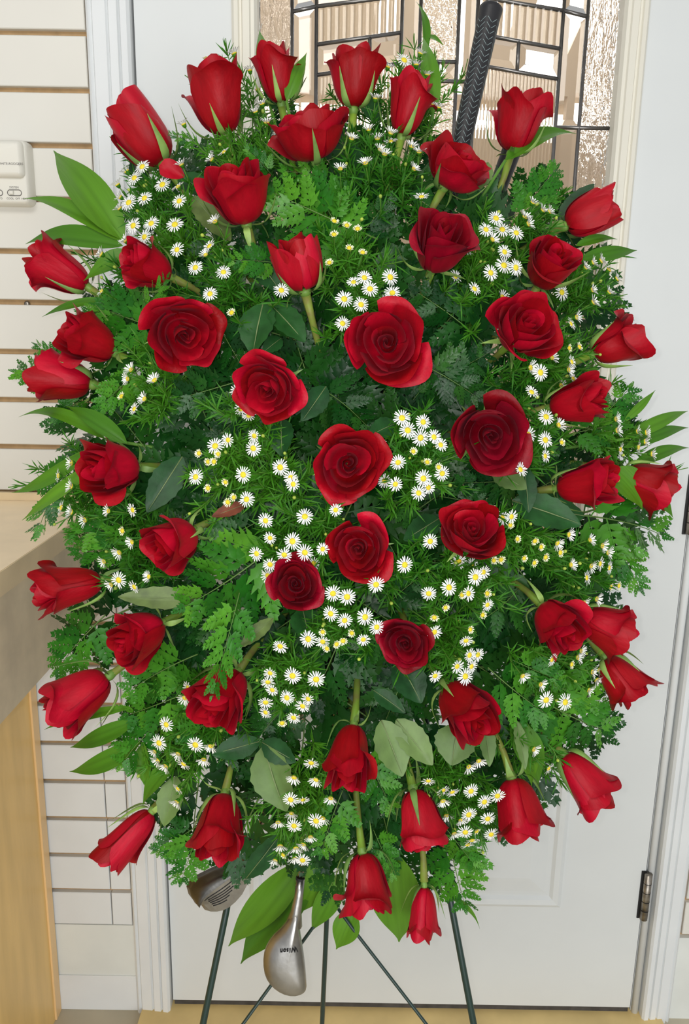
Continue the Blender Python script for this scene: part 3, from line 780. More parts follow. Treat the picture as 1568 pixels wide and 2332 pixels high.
for bx, by, tx, ty, w, do, m in LEAVES:
    d = dome((bx + tx) / 2, (by + ty) / 2) + do
    P0, P1 = at_depth(bx, by, d + 0.012), at_depth(tx, ty, d - 0.004)
    ln = (P1 - P0).length; wd = w * d / F_PX
    v, f = leaf_geo(1.0, wd / ln, 0.22, rng.uniform(0.02, 0.12), 7, 13, 0.75, 0.02, 0.45, 0.05)
    best = min(rose_roots, key=lambda q: (q[1] - P0).length)
    mt = Matrix.Translation(P0) @ frame_mat(P1 - P0, (-FWD + RGT * rng.uniform(-.4, .4) + UPV * rng.uniform(-.1, .5)).normalized()) @ Matrix.Scale(ln, 4)
    Mi = best[2].inverted()
    lf = add('leaf', mesh('leaf', [Mi @ mt @ Vector(p) for p in v], f, m), best[0])
    if m == 'dry_leaf': lf['label'] = 'dry reddish brown leaf'
    elif m == 'rose_leaf_pale': lf['label'] = 'pale green leaf underside'
    mb = MB().tube([(0.0, 0, 0.004), (0.5, 0, 0.0), (0.95, 0, -0.05)], [0.012 * wd / ln * 2, 0.009 * wd / ln * 2, 0.003], 5)
    add('midrib', mesh('midrib', [Mi @ mt @ (Vector(p) + Vector((0, 0, 0.0))) for p in mb.v], mb.f, 'vein'), lf)

# ================================================================== LABEL HELPER
def side_of(px, py, rx, ry):
    dx, dy = px - rx, py - ry
    if abs(dx) > abs(dy): return 'right of' if dx > 0 else 'left of'
    return 'below' if dy > 0 else 'above'
used_labels = set()
def near_label(prefix, px, py):
    """a label that names the nearest rose and the side, no two alike"""
    order = sorted(ROSES, key=lambda r: (r[0] - px) ** 2 + (r[1] - py) ** 2)
    for r in order[:9]:
        lb = '%s %s the %s' % (prefix, side_of(px, py, r[0], r[1]), r[9])
        if lb not in used_labels:
            used_labels.add(lb); return lb
    a, b = order[0], order[1]
    lb = '%s between the %s and the %s' % (prefix, a[9], b[9])
    used_labels.add(lb)
    return lb

# ================================================================== LEATHERLEAF FERNS
def pinna_geo(nl, seed):
    """one pinna of unit length along x: toothed leaflets either side of a midrib"""
    rg = random.Random(seed); v = []; f = []
    for k in range(nl):
        t = (k + 0.6) / nl
        ln = 0.38 * (1 - t) ** 0.75 + 0.06
        w = 1.12 / nl * (1.0 - 0.25 * t)
        for s in (-1, 1):
            x0 = t * 0.93 + (0.03 if s > 0 else 0.0); n = len(v)
            a = math.radians(46 - 12 * t) + rg.uniform(-.1, .1)
            dx, dy = math.cos(a), math.sin(a) * s
            nx, ny = -dy, dx
            up = rg.uniform(-0.02, 0.05)
            pts = [(0, 0), (0.16, 0.30), (0.42, 0.62), (0.44, 0.36), (0.74, 0.48), (0.72, 0.22), (1.12, 0.0),
                   (0.74, -0.26), (0.70, -0.18), (0.50, -0.52), (0.40, -0.30), (0.2, -0.30)]
            for q, (l, m) in enumerate(pts):
                v.append((x0 + dx * l * ln + nx * m * w, dy * l * ln + ny * m * w, up * l - 0.05 * l * l * ln - abs(m) * 0.03))
            f += [(n, n + 1, n + 2, n + 3), (n, n + 3, n + 4, n + 5), (n, n + 5, n + 6), (n, n + 6, n + 7, n + 8), (n, n + 8, n + 9, n + 10), (n, n + 10, n + 11)]
    n = len(v)
    v += [(0.88, 0.035, 0), (1.04, 0, -0.02), (0.88, -0.035, 0)]; f.append((n, n + 2, n + 1))
    n = len(v)
    v += [(-0.02, 0.012, 0.004), (-0.02, -0.012, 0.004), (0.95, -0.003, 0.004), (0.95, 0.003, 0.004)]; f.append((n, n + 1, n + 2, n + 3))
    return v, f
PINNA = {}
for m in ('fern', 'fern_shaded'):
    PINNA[m] = [[mesh('pinna', *pinna_geo(nl, 3 * nl + s), m) for s in range(2)] for nl in (6, 5, 4)]
def frond_layout(seed, n=9):
    rg = random.Random(seed); out = []
    bend = rg.uniform(-0.16, 0.16); droop = rg.uniform(0.05, 0.22)
    cur = lambda t: Vector((t, bend * t * t, 0.05 * math.sin(t * 3) - droop * t * t))
    for k in range(n):
        t = 0.16 + 0.80 * (k / n) ** 0.92
        ln = 0.48 * (1 - (t - 0.12)) ** 0.85 + 0.04
        for s in (-1, 1):
            tt = t + (0.022 if s > 0 else 0)
            a = s * math.radians(62 - 22 * t + rg.uniform(-7, 7))
            tang = (cur(tt + 0.01) - cur(tt - 0.01)).normalized()
            base = math.atan2(tang.y, tang.x)
            m = Matrix.Translation(cur(tt)) @ Matrix.Rotation(base + a, 4, 'Z') @ Matrix.Rotation(rg.uniform(-0.1, 0.28), 4, 'Y') @ Matrix.Rotation(rg.uniform(-.65, .65), 4, 'X') @ Matrix.Scale(ln, 4)
            out.append((m, 0 if ln > 0.28 else (1 if ln > 0.15 else 2)))
    tip = Matrix.Translation(cur(0.90)) @ Matrix.Rotation(bend * 2, 4, 'Z') @ Matrix.Scale(0.14, 4)
    out.append((tip, 1))
    pts = [cur(t / 10) for t in range(11)]
    rac = MB().tube(pts, [0.009 - 0.0007 * i for i in range(11)], 5).mesh('rachis', 'fern_stem', True)
    return out, rac
LAYOUTS = [frond_layout(31 + i, 5 + i % 2) for i in range(6)]
def fern(bx, by, tx, ty, do0, do1, m, label, group=None, nrm=0.35, width=1.0, rg=random.Random(77)):
    P0 = at_depth(bx, by, dome(bx, by) + do0); P1 = at_depth(tx, ty, dome(tx, ty) + do1)
    ln = (P1 - P0).length
    up = (-FWD + RGT * rg.uniform(-nrm, nrm) + UPV * rg.uniform(-nrm * .5, nrm)).normalized()
    lay, rac = LAYOUTS[rg.randrange(len(LAYOUTS))]
    sy = width * (1 if rg.random() < .5 else -1)
    root = empty('fern_frond', Matrix.Translation(P0) @ frame_mat(P1 - P0, up) @ Matrix.Diagonal((ln, ln * sy, ln, 1)))
    tag(root, label, 'fern', group)
    add('rachis', rac, root)
    for mm, c in lay:
        add('pinna', PINNA[m][c][rg.randrange(2)], root, mm)
    return root
FERNS = [  # base, tip, width, material
 (860, 545, 590, 455, 1.0, 'fern'), (800, 570, 690, 385, .9, 'fern'), (800, 560, 905, 450, .8, 'fern_shaded'), (640, 600, 520, 588, .9, 'fern'),
 (420, 770, 190, 690, .8, 'fern'), (190, 850, 12, 855, .6, 'fern'), (180, 840, 68, 775, .5, 'fern'), (600, 850, 390, 935, 1.0, 'fern_shaded'), (640, 880, 470, 990, .9, 'fern_shaded'),
 (190, 1030, 55, 1225, .6, 'fern'), (320, 1190, 133, 1225, .7, 'fern'), (330, 1240, 138, 1262, .6, 'fern'), (240, 1400, 105, 1545, .8, 'fern'),
 (640, 1230, 420, 1425, 1.0, 'fern'), (545, 1350, 480, 1595, .55, 'fern'), (320, 725, 375, 632, .5, 'fern'), (600, 1180, 440, 1270, .9, 'fern_shaded'), (450, 1490, 265, 1560, .9, 'fern'), (470, 1560, 260, 1640, .9, 'fern'), (400, 1620, 250, 1725, 1.0, 'fern'),
 (450, 1880, 342, 1948, .9, 'fern'), (455, 1885, 398, 2030, .9, 'fern'), (1290, 1170, 1540, 1192, .8, 'fern'), (1370, 1190, 1472, 1355, .7, 'fern'),
 (1210, 1580, 1402, 1690, 1.0, 'fern'), (1250, 1560, 1405, 1605, .7, 'fern'), (1020, 1910, 1066, 2092, .9, 'fern'), (1010, 1880, 1105, 1985, .8, 'fern'),
 (1110, 790, 950, 650, 1.0, 'fern_shaded'), (1000, 860, 1130, 800, 1.0, 'fern_shaded'), (960, 830, 1100, 900, 1.0, 'fern_shaded'), (1180, 490, 1280, 365, .7, 'fern'), (1150, 500, 1270, 445, .7, 'fern'),
 (1330, 985, 1460, 885, .9, 'fern'), (1290, 990, 1440, 960, .8, 'fern'), (870, 1440, 765, 1505, .9, 'fern_shaded'), (820, 1700, 900, 1855, .9, 'fern'), (1110, 1520, 1245, 1660, 1.0, 'fern'),
 (780, 1800, 715, 1960, .9, 'fern'), (1180, 1340, 1080, 1450, .9, 'fern_shaded'), (300, 700, 160, 720, .6, 'fern'), (540, 1560, 400, 1700, .9, 'fern'), (480, 700, 540, 820, .9, 'fern_shaded'),
 (720, 880, 860, 960, .9, 'fern_shaded'), (690, 820, 640, 930, .9, 'fern_shaded'), (960, 1160, 870, 1130, .9, 'fern_shaded'), (1000, 1130, 1120, 1150, 1.0, 'fern_shaded'), (880, 1380, 980, 1270, .9, 'fern_shaded'),
 (1160, 1500, 1290, 1560, .9, 'fern'), (620, 400, 560, 330, .8, 'fern'), (450, 330, 380, 300, .6, 'fern'), (850, 1890, 900, 2010, .8, 'fern'), (640, 1620, 560, 1700, .9, 'fern_shaded'), (760, 420, 640, 370, .9, 'fern'),
 (1180, 1090, 1060, 1110, .8, 'fern_shaded'), (200, 900, 110, 960, .7, 'fern'), (330, 830, 220, 950, .8, 'fern'), (560, 1060, 420, 1080, .8, 'fern_shaded'),
]
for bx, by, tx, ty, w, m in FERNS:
    deep = m == 'fern_shaded'
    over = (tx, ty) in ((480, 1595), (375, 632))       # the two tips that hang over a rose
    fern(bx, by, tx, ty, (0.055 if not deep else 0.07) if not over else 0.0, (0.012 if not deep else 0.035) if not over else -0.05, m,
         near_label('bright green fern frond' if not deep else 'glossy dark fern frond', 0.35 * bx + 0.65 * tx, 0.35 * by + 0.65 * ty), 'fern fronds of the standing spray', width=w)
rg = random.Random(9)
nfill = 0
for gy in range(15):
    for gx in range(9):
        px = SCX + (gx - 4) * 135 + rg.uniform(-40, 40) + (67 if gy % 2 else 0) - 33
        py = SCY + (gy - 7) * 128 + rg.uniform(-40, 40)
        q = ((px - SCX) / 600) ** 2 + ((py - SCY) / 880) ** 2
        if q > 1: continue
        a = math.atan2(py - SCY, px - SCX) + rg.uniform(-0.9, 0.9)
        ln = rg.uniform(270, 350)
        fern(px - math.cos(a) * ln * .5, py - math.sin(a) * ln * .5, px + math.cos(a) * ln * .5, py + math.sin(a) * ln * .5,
             0.12, rg.uniform(0.05, 0.08), 'fern_shaded', near_label('deep dark fern frond', px, py), 'fern fronds buried in the spray', nrm=0.5)
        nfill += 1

# ================================================================== LONG PALM-LIKE LEAVES
PALMS = [  # label, [(base, tip, width px, bend)]
 ('three-bladed palm leaf at upper left pointing toward the thermostat', .04, [(282, 548, 122, 343, 92, .10), (285, 552, 52, 452, 42, -.06), (280, 560, 58, 556, 52, -.08)]),
 ('short broad palm leaf behind the sideways rose at left', .05, [(300, 575, 190, 640, 50, .1), (240, 680, 95, 722, 22, .1)]),
 ('narrow twisted blade rising highest, left of the golf grip', .03, [(985, 260, 962, 82, 46, .05), (968, 120, 947, 3, 20, -.12), (966, 85, 1012, 106, 15, .05)]),
 ('pointed leaf tip behind the slim top bud, left side', .03, [(612, 230, 590, 68, 42, .05)]),
 ('pointed leaf blade right of the slim top bud', .02, [(652, 230, 698, 120, 36, -.05)]),
 ('curved pointed blade sweeping right over the lower leaded glass', .03, [(1150, 365, 1312, 305, 46, .16)]),
 ('pair of slim blades below the bud over the glass frame', .03, [(1320, 590, 1450, 570, 36, -.1), (1310, 560, 1405, 545, 24, .05)]),
 ('fan of slender blades at the far right edge above the touching roses', .02, [(1420, 1000, 1566, 936, 32, .06), (1420, 1020, 1567, 974, 32, .06), (1440, 1060, 1568, 1020, 32, .06), (1420, 960, 1492, 888, 20, .05)]),
 ('broad blade hanging behind the far-right touching roses', .03, [(1390, 1070, 1462, 1162, 80, .1), (1470, 1110, 1532, 1180, 34, .05)]),
 ('arching blade at left above the left-facing rose', .03, [(240, 1000, 42, 950, 32, -.22), (290, 1010, 150, 925, 42, -.1)]),
 ('drooping pair of blades at left before the counter', .03, [(210, 1020, 26, 1122, 34, .22), (230, 1050, 50, 1185, 34, .15)]),
 ('three dark blades at lower left over the lower slats', .04, [(300, 1610, 100, 1662, 24, .02), (310, 1640, 160, 1702, 42, .12), (320, 1690, 158, 1757, 46, .12)]),
 ('large two-bladed palm leaf between the two golf club heads', .17, [(690, 1960, 520, 2155, 82, -.12), (715, 1990, 548, 2195, 84, -.10), (735, 1960, 680, 2082, 74, -.05)]),
 ('broad short blade at the bottom right of the steel club head', .16, [(775, 1990, 708, 2122, 58, -.08), (805, 2070, 765, 2162, 62, .03)]),
 ('widest rounded blade behind the two bottom buds', .09, [(885, 1930, 908, 2145, 118, .10)]),
 ('thin curved grass blade beside the right easel leg', .05, [(1005, 2030, 1092, 2116, 12, .25)]),
 ('dark hanging blade above the lowest left bud', .05, [(330, 1690, 335, 1800, 46, .05), (400, 1730, 325, 1835, 40, -.1)]),
 ('wide dark blade behind the flared downward bud', .05, [(1165, 1640, 1225, 1790, 68, .1), (1195, 1650, 1210, 1790, 52, -.05)]),
]
for label, do, blades in PALMS:
    bx, by = blades[0][0], blades[0][1]
    P = core(bx, by); B0 = at_depth(bx, by, dome(bx, by) + do)
    root = empty('palm_frond', Matrix.Translation(B0))
    tag(root, label, 'leaf', 'long palm leaves of the spray')
    for (x0, y0, x1, y1, w, bend) in blades:
        d0, d1 = dome(x0, y0) + do, dome(x1, y1) + do - 0.02
        A, T = at_depth(x0, y0, d0), at_depth(x1, y1, d1)
        ln = (T - A).length; wd = w * d0 / F_PX
        v, f = leaf_geo(1.0, wd / ln, 0.30, 0.0, 7, 17, pointed=True)
        v = [(p[0], p[1] + bend * (p[0] - p[0] ** 2) * 1.2, p[2] + 0.10 * math.sin(p[0] * math.pi)) for p in v]
        mt = frame_mat(T - A, (-FWD + UPV * rg.uniform(0, .5) + RGT * rg.uniform(-.3, .3)).normalized())
        lo = add('leaflet', mesh('leaflet', v, f, 'palm'), root, Matrix.Translation(A - B0) @ mt @ Matrix.Scale(ln, 4))
    mb = MB().tube([Vector((0, 0, 0)), (P - B0) * 0.5, P - B0], [0.0018, 0.0024, 0.0026], 6)
    add('rachis', mb.mesh('rachis', 'aster_stem', True), root)

# ================================================================== WHITE ASTERS
# picture positions read off in six overlapping 1.96x views: (offset x, offset y, points); b = large, y = young yellowish, s = plain
AST = [
 (0, 0, 'b 635 745 600 795 725 825 645 885 575 905 595 1008 675 998 780 1003 645 1058 790 1115 872 1195 997 1215 937 1312 800 898 '
        's 525 825 795 835 537 880 535 930 560 1075 960 990 918 1138 935 1100 1115 315 1150 400 820 555 1000 680 810 735 945 712 1190 548 1245 598 1045 240 565 765 1518 755 452 1135 455 1300 1170 465 1140 500 '
        'y 1490 1050 1470 1175 1557 1110 1547 1010 1490 990 920 265'),
 (768, 0, 'b 297 270 707 975 662 1025 735 1025 797 1040 603 1080 745 1125 742 1185 795 1195 683 1218 120 1240 235 1238 145 1290 245 1308 30 1335 105 1360 1000 1305 '
        's 370 240 225 300 352 290 400 335 450 480 420 465 140 580 178 620 237 595 237 632 62 620 210 690 190 670 125 730 340 755 330 655 365 680 340 635 375 880 870 905 915 940 945 945 690 1070 575 1115 610 1120 525 1235 835 970 850 1000 72 1260 215 1345 610 1290 735 1325 1138 1172 1175 1165 1105 1195 1210 1205 1245 1245 1135 1295 1210 1305 1140 1350 160 400 170 440 '
        'y 55 1108 112 1130 40 1012 90 1025'),
 (0, 600, 'b 1255 120 1533 155 1528 268 960 815 1130 825 1085 943 1360 1130 1305 1240 873 953 1250 910 1100 1053 1185 1148 1360 1290 '
        's 585 475 690 522 645 605 600 650 570 515 1058 570 1075 650 1110 680 1135 770 1018 788 1298 955 1308 985 1497 1100 1205 1225 1440 1275 1268 1300 1145 1295 320 1110 275 1090 380 1145 485 1105 593 1100 590 1243 533 1290 465 1330 262 948 320 890 320 995 '
        'y 1035 222 975 850 890 848 930 885 957 885 1007 975 930 1003 1018 1065 1045 1045 545 595 550 1193'),
 (768, 600, 'b 32 162 110 185 313 745 370 778 270 888 383 960 362 1025 467 937 930 685 850 765 413 1240 300 1345 540 1330 288 690 382 708 927 788 905 487 25 268 '
        's 1065 240 1040 270 1150 195 1205 130 955 420 860 465 1043 440 1030 475 1050 515 995 545 865 575 430 775 460 810 185 803 210 970 258 985 405 1000 985 722 925 860 815 920 1245 745 1335 750 1375 755 1340 820 1260 830 1370 795 1400 850 1240 695 775 1130 735 1135 5 1105 600 1345 980 1248 1030 1210 1125 1235 1180 1260 1205 1290 1040 1345 1130 1350 1170 1340 '
        'y 337 840 400 888 450 910 997 800 768 1168 800 1230 878 1237 905 1265 830 1315 875 1335 925 1310 695 1325 727 1320 990 1290 1030 378 1075 375'),
 (0, 1150, 'b 1548 410 1475 485 1537 515 1375 598 1305 762 1410 778 1280 860 742 980 710 1062 1305 165 1485 395 532 215 530 335 872 1070 '
        's 1268 220 1440 197 1205 265 1195 315 1400 260 465 255 497 355 665 320 600 365 1440 610 1250 630 1205 750 1195 790 1375 865 1350 897 1185 880 1185 925 1310 948 1215 825 840 815 825 860 690 1100 705 1140 940 1075 910 1135 740 1165 820 1155 760 1170 795 1110 1388 1150 1312 1215 1410 1225 795 1265 790 1325 '
        'y 1258 970 1440 565 1460 640 1500 620 1530 605 1550 615'),
 (768, 1150, 'b 45 413 407 395 497 368 35 510 123 500 175 545 570 765 1015 880 930 870 172 355 615 322 '
        's 650 300 185 300 583 395 668 445 115 600 432 567 573 605 588 670 625 668 533 720 597 720 435 762 1085 650 1070 680 955 690 1135 745 1165 735 1155 780 1120 825 825 762 905 800 1098 435 1155 420 1110 325 1175 240 1210 280 630 1140 405 1230 '
        'y 553 400 665 395 645 490 65 570 45 615 10 610 480 457 432 500 590 555 1250 360 1215 365 1040 710'),
 (0, 1632, 'b 1297 370 1350 640 1312 487 1410 465 s 1352 370 1475 363 1440 452 1385 535 1240 470 1250 575 1320 585 1355 570 1228 640 1315 630 1300 430 745 210 y 1265 612'),
 (768, 1632, 'b 595 332 655 380 713 353 585 437 670 455 570 515 685 525 s 470 328 512 335 485 440 470 375 550 460 520 520 600 550 580 570 585 222 875 145 940 230 y 618 508'),
]
flowers = []
for ox, oy, txt in AST:
    cls = 's'; nums = []
    for tok in txt.split():
        if tok in 'bsy': cls = tok; continue
        nums.append(float(tok))
        if len(nums) == 2:
            x, y = ox + nums[0] / 1.96, oy + nums[1] / 1.96; nums = []
            if all((x - a) ** 2 + (y - b) ** 2 > 13 ** 2 for a, b, _ in flowers): flowers.append((x, y, cls))
# k-means into sprigs
K = 46
rg = random.Random(21)
cent = [flowers[0][:2]]
while len(cent) < K:
    cent.append(max(flowers, key=lambda q: min((q[0] - c[0]) ** 2 + (q[1] - c[1]) ** 2 for c in cent))[:2])
for _ in range(12):
    grp = [[] for _ in cent]
    for q in flowers:
        grp[min(range(len(cent)), key=lambda i: (q[0] - cent[i][0]) ** 2 + (q[1] - cent[i][1]) ** 2)].append(q)
    cent = [(sum(q[0] for q in g) / len(g), sum(q[1] for q in g) / len(g)) if g else c for g, c in zip(grp, cent)]
# flower heads, unit = radius of the ray ring
def ray_ring(n, cup, seed, r_in=0.22, rough=0.08, m='aster_petal', ln=1.0):
    rr = random.Random(seed); v = []; f = []
    for k in range(n):
        a = 2 * math.pi * (k + rr.uniform(-.2, .2)) / n
        L = ln * rr.uniform(0.86, 1.04); c = cup + rr.uniform(-.12, .12); w = 2.8 / n * rr.uniform(.8, 1.0)
        ca, sa = math.cos(a), math.sin(a); b = len(v)
        for t, ww in ((0.0, 0.45), (0.45, 1.0), (0.85, 0.95), (1.0, 0.35)):
            R = r_in + (L - r_in) * t * math.cos(c); z = (L - r_in) * t * math.sin(c) + 0.06 * math.sin(t * 3) - 0.08 * t * t + (k % 2) * 0.02
            for s in (-1, 1): v.append((R * ca - s * ww * w * 0.5 * sa, R * sa + s * ww * w * 0.5 * ca, z))
        for q in range(3): f.append((b + 2 * q, b + 2 * q + 2, b + 2 * q + 3, b + 2 * q + 1))
    return mesh('ray_petals', v, f, m)
RINGS = {'b': [ray_ring(19, 0.05, s) for s in range(4)], 's': [ray_ring(17, 0.30, 9 + s) for s in range(4)], 'c': [ray_ring(17, 0.72, 40 + s, 0.24, .1, 'aster_petal', 1.12) for s in range(3)], 'y': [ray_ring(13, 0.70, 20 + s, 0.3, .08, 'aster_petal_young', 1.0) for s in range(3)]}
disc_me = MB().lathe([(0.30, -0.04), (0.34, 0.05), (0.27, 0.15), (0.14, 0.20), (0.03, 0.21)], 12).mesh('disc', 'aster_disc', True)
disc_y = MB().lathe([(0.30, 0.0), (0.40, 0.15), (0.34, 0.34), (0.14, 0.42), (0.03, 0.43)], 10).mesh('disc', 'aster_disc', True)
cup_me = MB().lathe([(0.05, -0.46), (0.18, -0.38), (0.27, -0.2), (0.30, -0.02), (0.2, 0.0)], 9).mesh('green_cup', 'aster_leaf', True)
bud_me = MB().lathe([(0.06, -0.5), (0.32, -0.34), (0.46, 0.0), (0.38, 0.32), (0.16, 0.5), (0.03, 0.52)], 8).mesh('bud', 'aster_bud', True)
def needle(mb, p, dirv, ln, w, nrm):
    n = len(mb.v); s = dirv.cross(nrm)
    if s.length < 1e-4: s = dirv.orthogonal()
    s = s.normalized() * w * 0.5; mid = p + dirv * ln * 0.5 + nrm * ln * 0.06
    mb.v += [tuple(p - s * .4), tuple(p + s * .4), tuple(mid + s), tuple(p + dirv * ln), tuple(mid - s)]
    mb.f += [(n, n + 1, n + 2, n + 4), (n + 4, n + 2, n + 3)]
TO_CAM = -FWD
def rand_dir(rr):
    return Vector((rr.gauss(0, 1), rr.gauss(0, 1), rr.gauss(0, 1))).normalized()
for g, c in zip(grp, cent):
    if not g: continue
    d = dome(*c)
    Cc = core(c[0], c[1]); node = at_depth(c[0] + (SCX - c[0]) * 0.10, c[1] + (SCY - c[1]) * 0.10, d + 0.075)
    root = empty('aster_sprig', Matrix.Translation(node))
    nb = len(g)
    tag(root, near_label('white aster sprig' if sum(q[2] == 'y' for q in g) < 0.5 * nb else 'yellowish budding aster sprig', *c), 'flower', 'white aster sprigs')
    st = MB().tube([Cc - node, (Cc - node) * 0.4 + TO_CAM * -0.005, Vector((0, 0, 0))], [0.0017, 0.0015, 0.0013], 5)
    fo = MB()
    targets = []
    for (x, y, cls) in g:
        dd = dome(x, y) + {'b': -0.010, 's': -0.004, 'y': -0.002}[cls] + rg.uniform(-.008, .008)
        for R_ in ROSES:
            if R_[0] in (1063, 1182): continue
            if ((x - R_[0]) ** 2 + (y - R_[1]) ** 2) ** .5 < R_[2] * 0.56: dd += 0.035; break
        ox, oy = (x - SCX) / SA, (y - SCY) / SB
        q = math.hypot(ox, oy)
        tl = {'b': 12 + 32 * q, 's': 12 + 56 * q, 'y': 15 + 45 * q}[cls]
        n = facing(ox + rg.uniform(-.25, .25), oy + rg.uniform(-.25, .25), min(tl, 84), x, y)
        r = {'b': 20.5, 's': 18.5, 'y': 13}[cls] * rg.uniform(.92, 1.08) * dd / F_PX
        P = at_depth(x, y, dd) - node
        M = Matrix.Translation(P) @ z_mat(n, rg.uniform(0, 6.28)) @ Matrix.Scale(r, 4)
        rs_ = RINGS['c' if cls == 's' and q > 0.62 and rg.random() < 0.75 else cls]
        fl_ = add('flower', rs_[rg.randrange(len(rs_))], root, M)
        add('disc', disc_y if cls == 'y' else disc_me, fl_)
        add('green_cup', cup_me, fl_)
        targets.append((P - n * r * 0.42, n))
    # extra buds on their own stalks
    for _ in range(max(2, nb // 2)):
        x, y = c[0] + rg.gauss(0, 38), c[1] + rg.gauss(0, 38)
        dd = dome(x, y) + rg.uniform(.005, .03)
        ox, oy = (x - SCX) / SA, (y - SCY) / SB
        n = facing(ox + rg.uniform(-.4, .4), oy + rg.uniform(-.4, .4), min(25 + 50 * math.hypot(ox, oy), 80), x, y)
        P = at_depth(x, y, dd) - node
        r = rg.uniform(7, 10) * dd / F_PX
        add('bud', bud_me, root, Matrix.Translation(P) @ z_mat(n) @ Matrix.Scale(r, 4))
        targets.append((P - n * r * 0.5, n))
    # stalks without flowers, leafy shoots
    for _ in range(9):
        x, y = c[0] + rg.gauss(0, 55), c[1] + rg.gauss(0, 55)
        n = facing((x - SCX) / SA + rg.uniform(-.4, .4), (y - SCY) / SB + rg.uniform(-.4, .4), 45, x, y)
        targets.append((at_depth(x, y, dome(x, y) + rg.uniform(.012, .04)) - node, n))
    for P, n in targets:
        p1 = P - n * (P.length * 0.45)
        pts = [bez(Vector((0, 0, 0)), p1, P, t / 5) for t in range(6)]
        st.tube(pts, [0.0010, 0.0009, 0.0008, 0.0008, 0.0007, 0.0007], 4, False)
        for k in range(32):
            t = rg.uniform(0.12, 0.84)
            p = bez(Vector((0, 0, 0)), p1, P, t)
            ax = (bez(Vector((0, 0, 0)), p1, P, min(1, t + .05)) - p).normalized()
            dv = (ax * rg.uniform(.5, 1.3) + rand_dir(rg) * 0.9).normalized()
            needle(fo, p, dv, rg.uniform(.010, .024), rg.uniform(.0013, .0021), TO_CAM)
    add('stem', st.mesh('stem', 'aster_stem', True), root)
    stuff(add('foliage', fo.mesh('foliage', 'aster_leaf', False), root))

# ================================================================== FOAM, EASEL, GOLF CLUBS
fc = empty('foam_cage', Matrix.Translation(at_depth(SCX, SCY, 0.95)))
tag(fc, 'dark green floral foam block hidden behind the flowers', 'foam')
mb = MB()
rings = []
for t in range(9):
    a = math.pi * (t / 8 - 0.5); hh = math.sin(a); rr = math.cos(a) ** 0.6 if abs(hh) < 1 else 0.02
    mb_pts = []
    for k in range(16):
        b = 2 * math.pi * k / 16
        mb_pts.append(RGT * (0.13 * max(rr, .05) * math.cos(b)) + FWD * (0.035 * max(rr, .05) * math.sin(b)) + UPV * (0.28 * hh))
    rings.append(mb_pts)
for rr in rings: mb.v += [tuple(p) for p in rr]
for i in range(8):
    for k in range(16): mb.f.append((i * 16 + k, i * 16 + (k + 1) % 16, (i + 1) * 16 + (k + 1) % 16, (i + 1) * 16 + k))
add('block', mb.mesh('block', 'foam', True), fc)

ED = 0.985
eb = at_depth(790, 2600, ED)
ez = empty('wire_easel', Matrix.Translation((eb.x, eb.y, FLOOR_Z)))
tag(ez, 'dark green wire easel carrying the flower spray', 'easel')
EO = Vector((eb.x, eb.y, FLOOR_Z))
def wire(name, pts, r):
    mb = MB().tube([Vector(p) - EO for p in pts], r, 8)
    return add(name, mb.mesh(name, 'easel_wire', True), ez)
def to_floor(p, q):
    t = (FLOOR_Z + 0.004 - p.z) / (q.z - p.z); return p + (q - p) * t
topp = at_depth(800, 640, 1.03)
for a, b in (((515, 2075), (462, 2332)), ((1025, 2050), (1078, 2332))):
    p, q = at_depth(*a, ED - 0.01), at_depth(*b, ED - 0.03)
    wire('leg', [topp + (p - topp) * 0.0 + Vector((0.02 if a[0] > 800 else -0.02, 0, 0)), p, to_floor(p, q)], 0.0042)
p, q = at_y(745, 2060, -0.33), at_y(733, 2332, -0.30)
wire('back_leg', [topp, p, to_floor(p, q)], 0.0036)
l0, l1 = at_depth(462, 2332, ED - 0.03), at_depth(1078, 2332, ED - 0.03)
wire('brace', [at_depth(760, 2060, 1.0), at_depth(710, 2115, 1.0), at_depth(553, 2332, 1.0), at_depth(520, 2378, .985)], 0.0022)
wire('brace', [at_depth(770, 2070, 1.0), at_depth(805, 2118, 1.0), at_depth(970, 2332, 1.0), at_depth(1080, 2472, .96)], 0.0022)
wire('crossbar', [at_depth(560, 1850, 0.985), at_depth(985, 1850, 0.985)], 0.003)
wire('crossbar', [at_depth(640, 1350, 0.995), at_depth(930, 1350, 0.995)], 0.003)

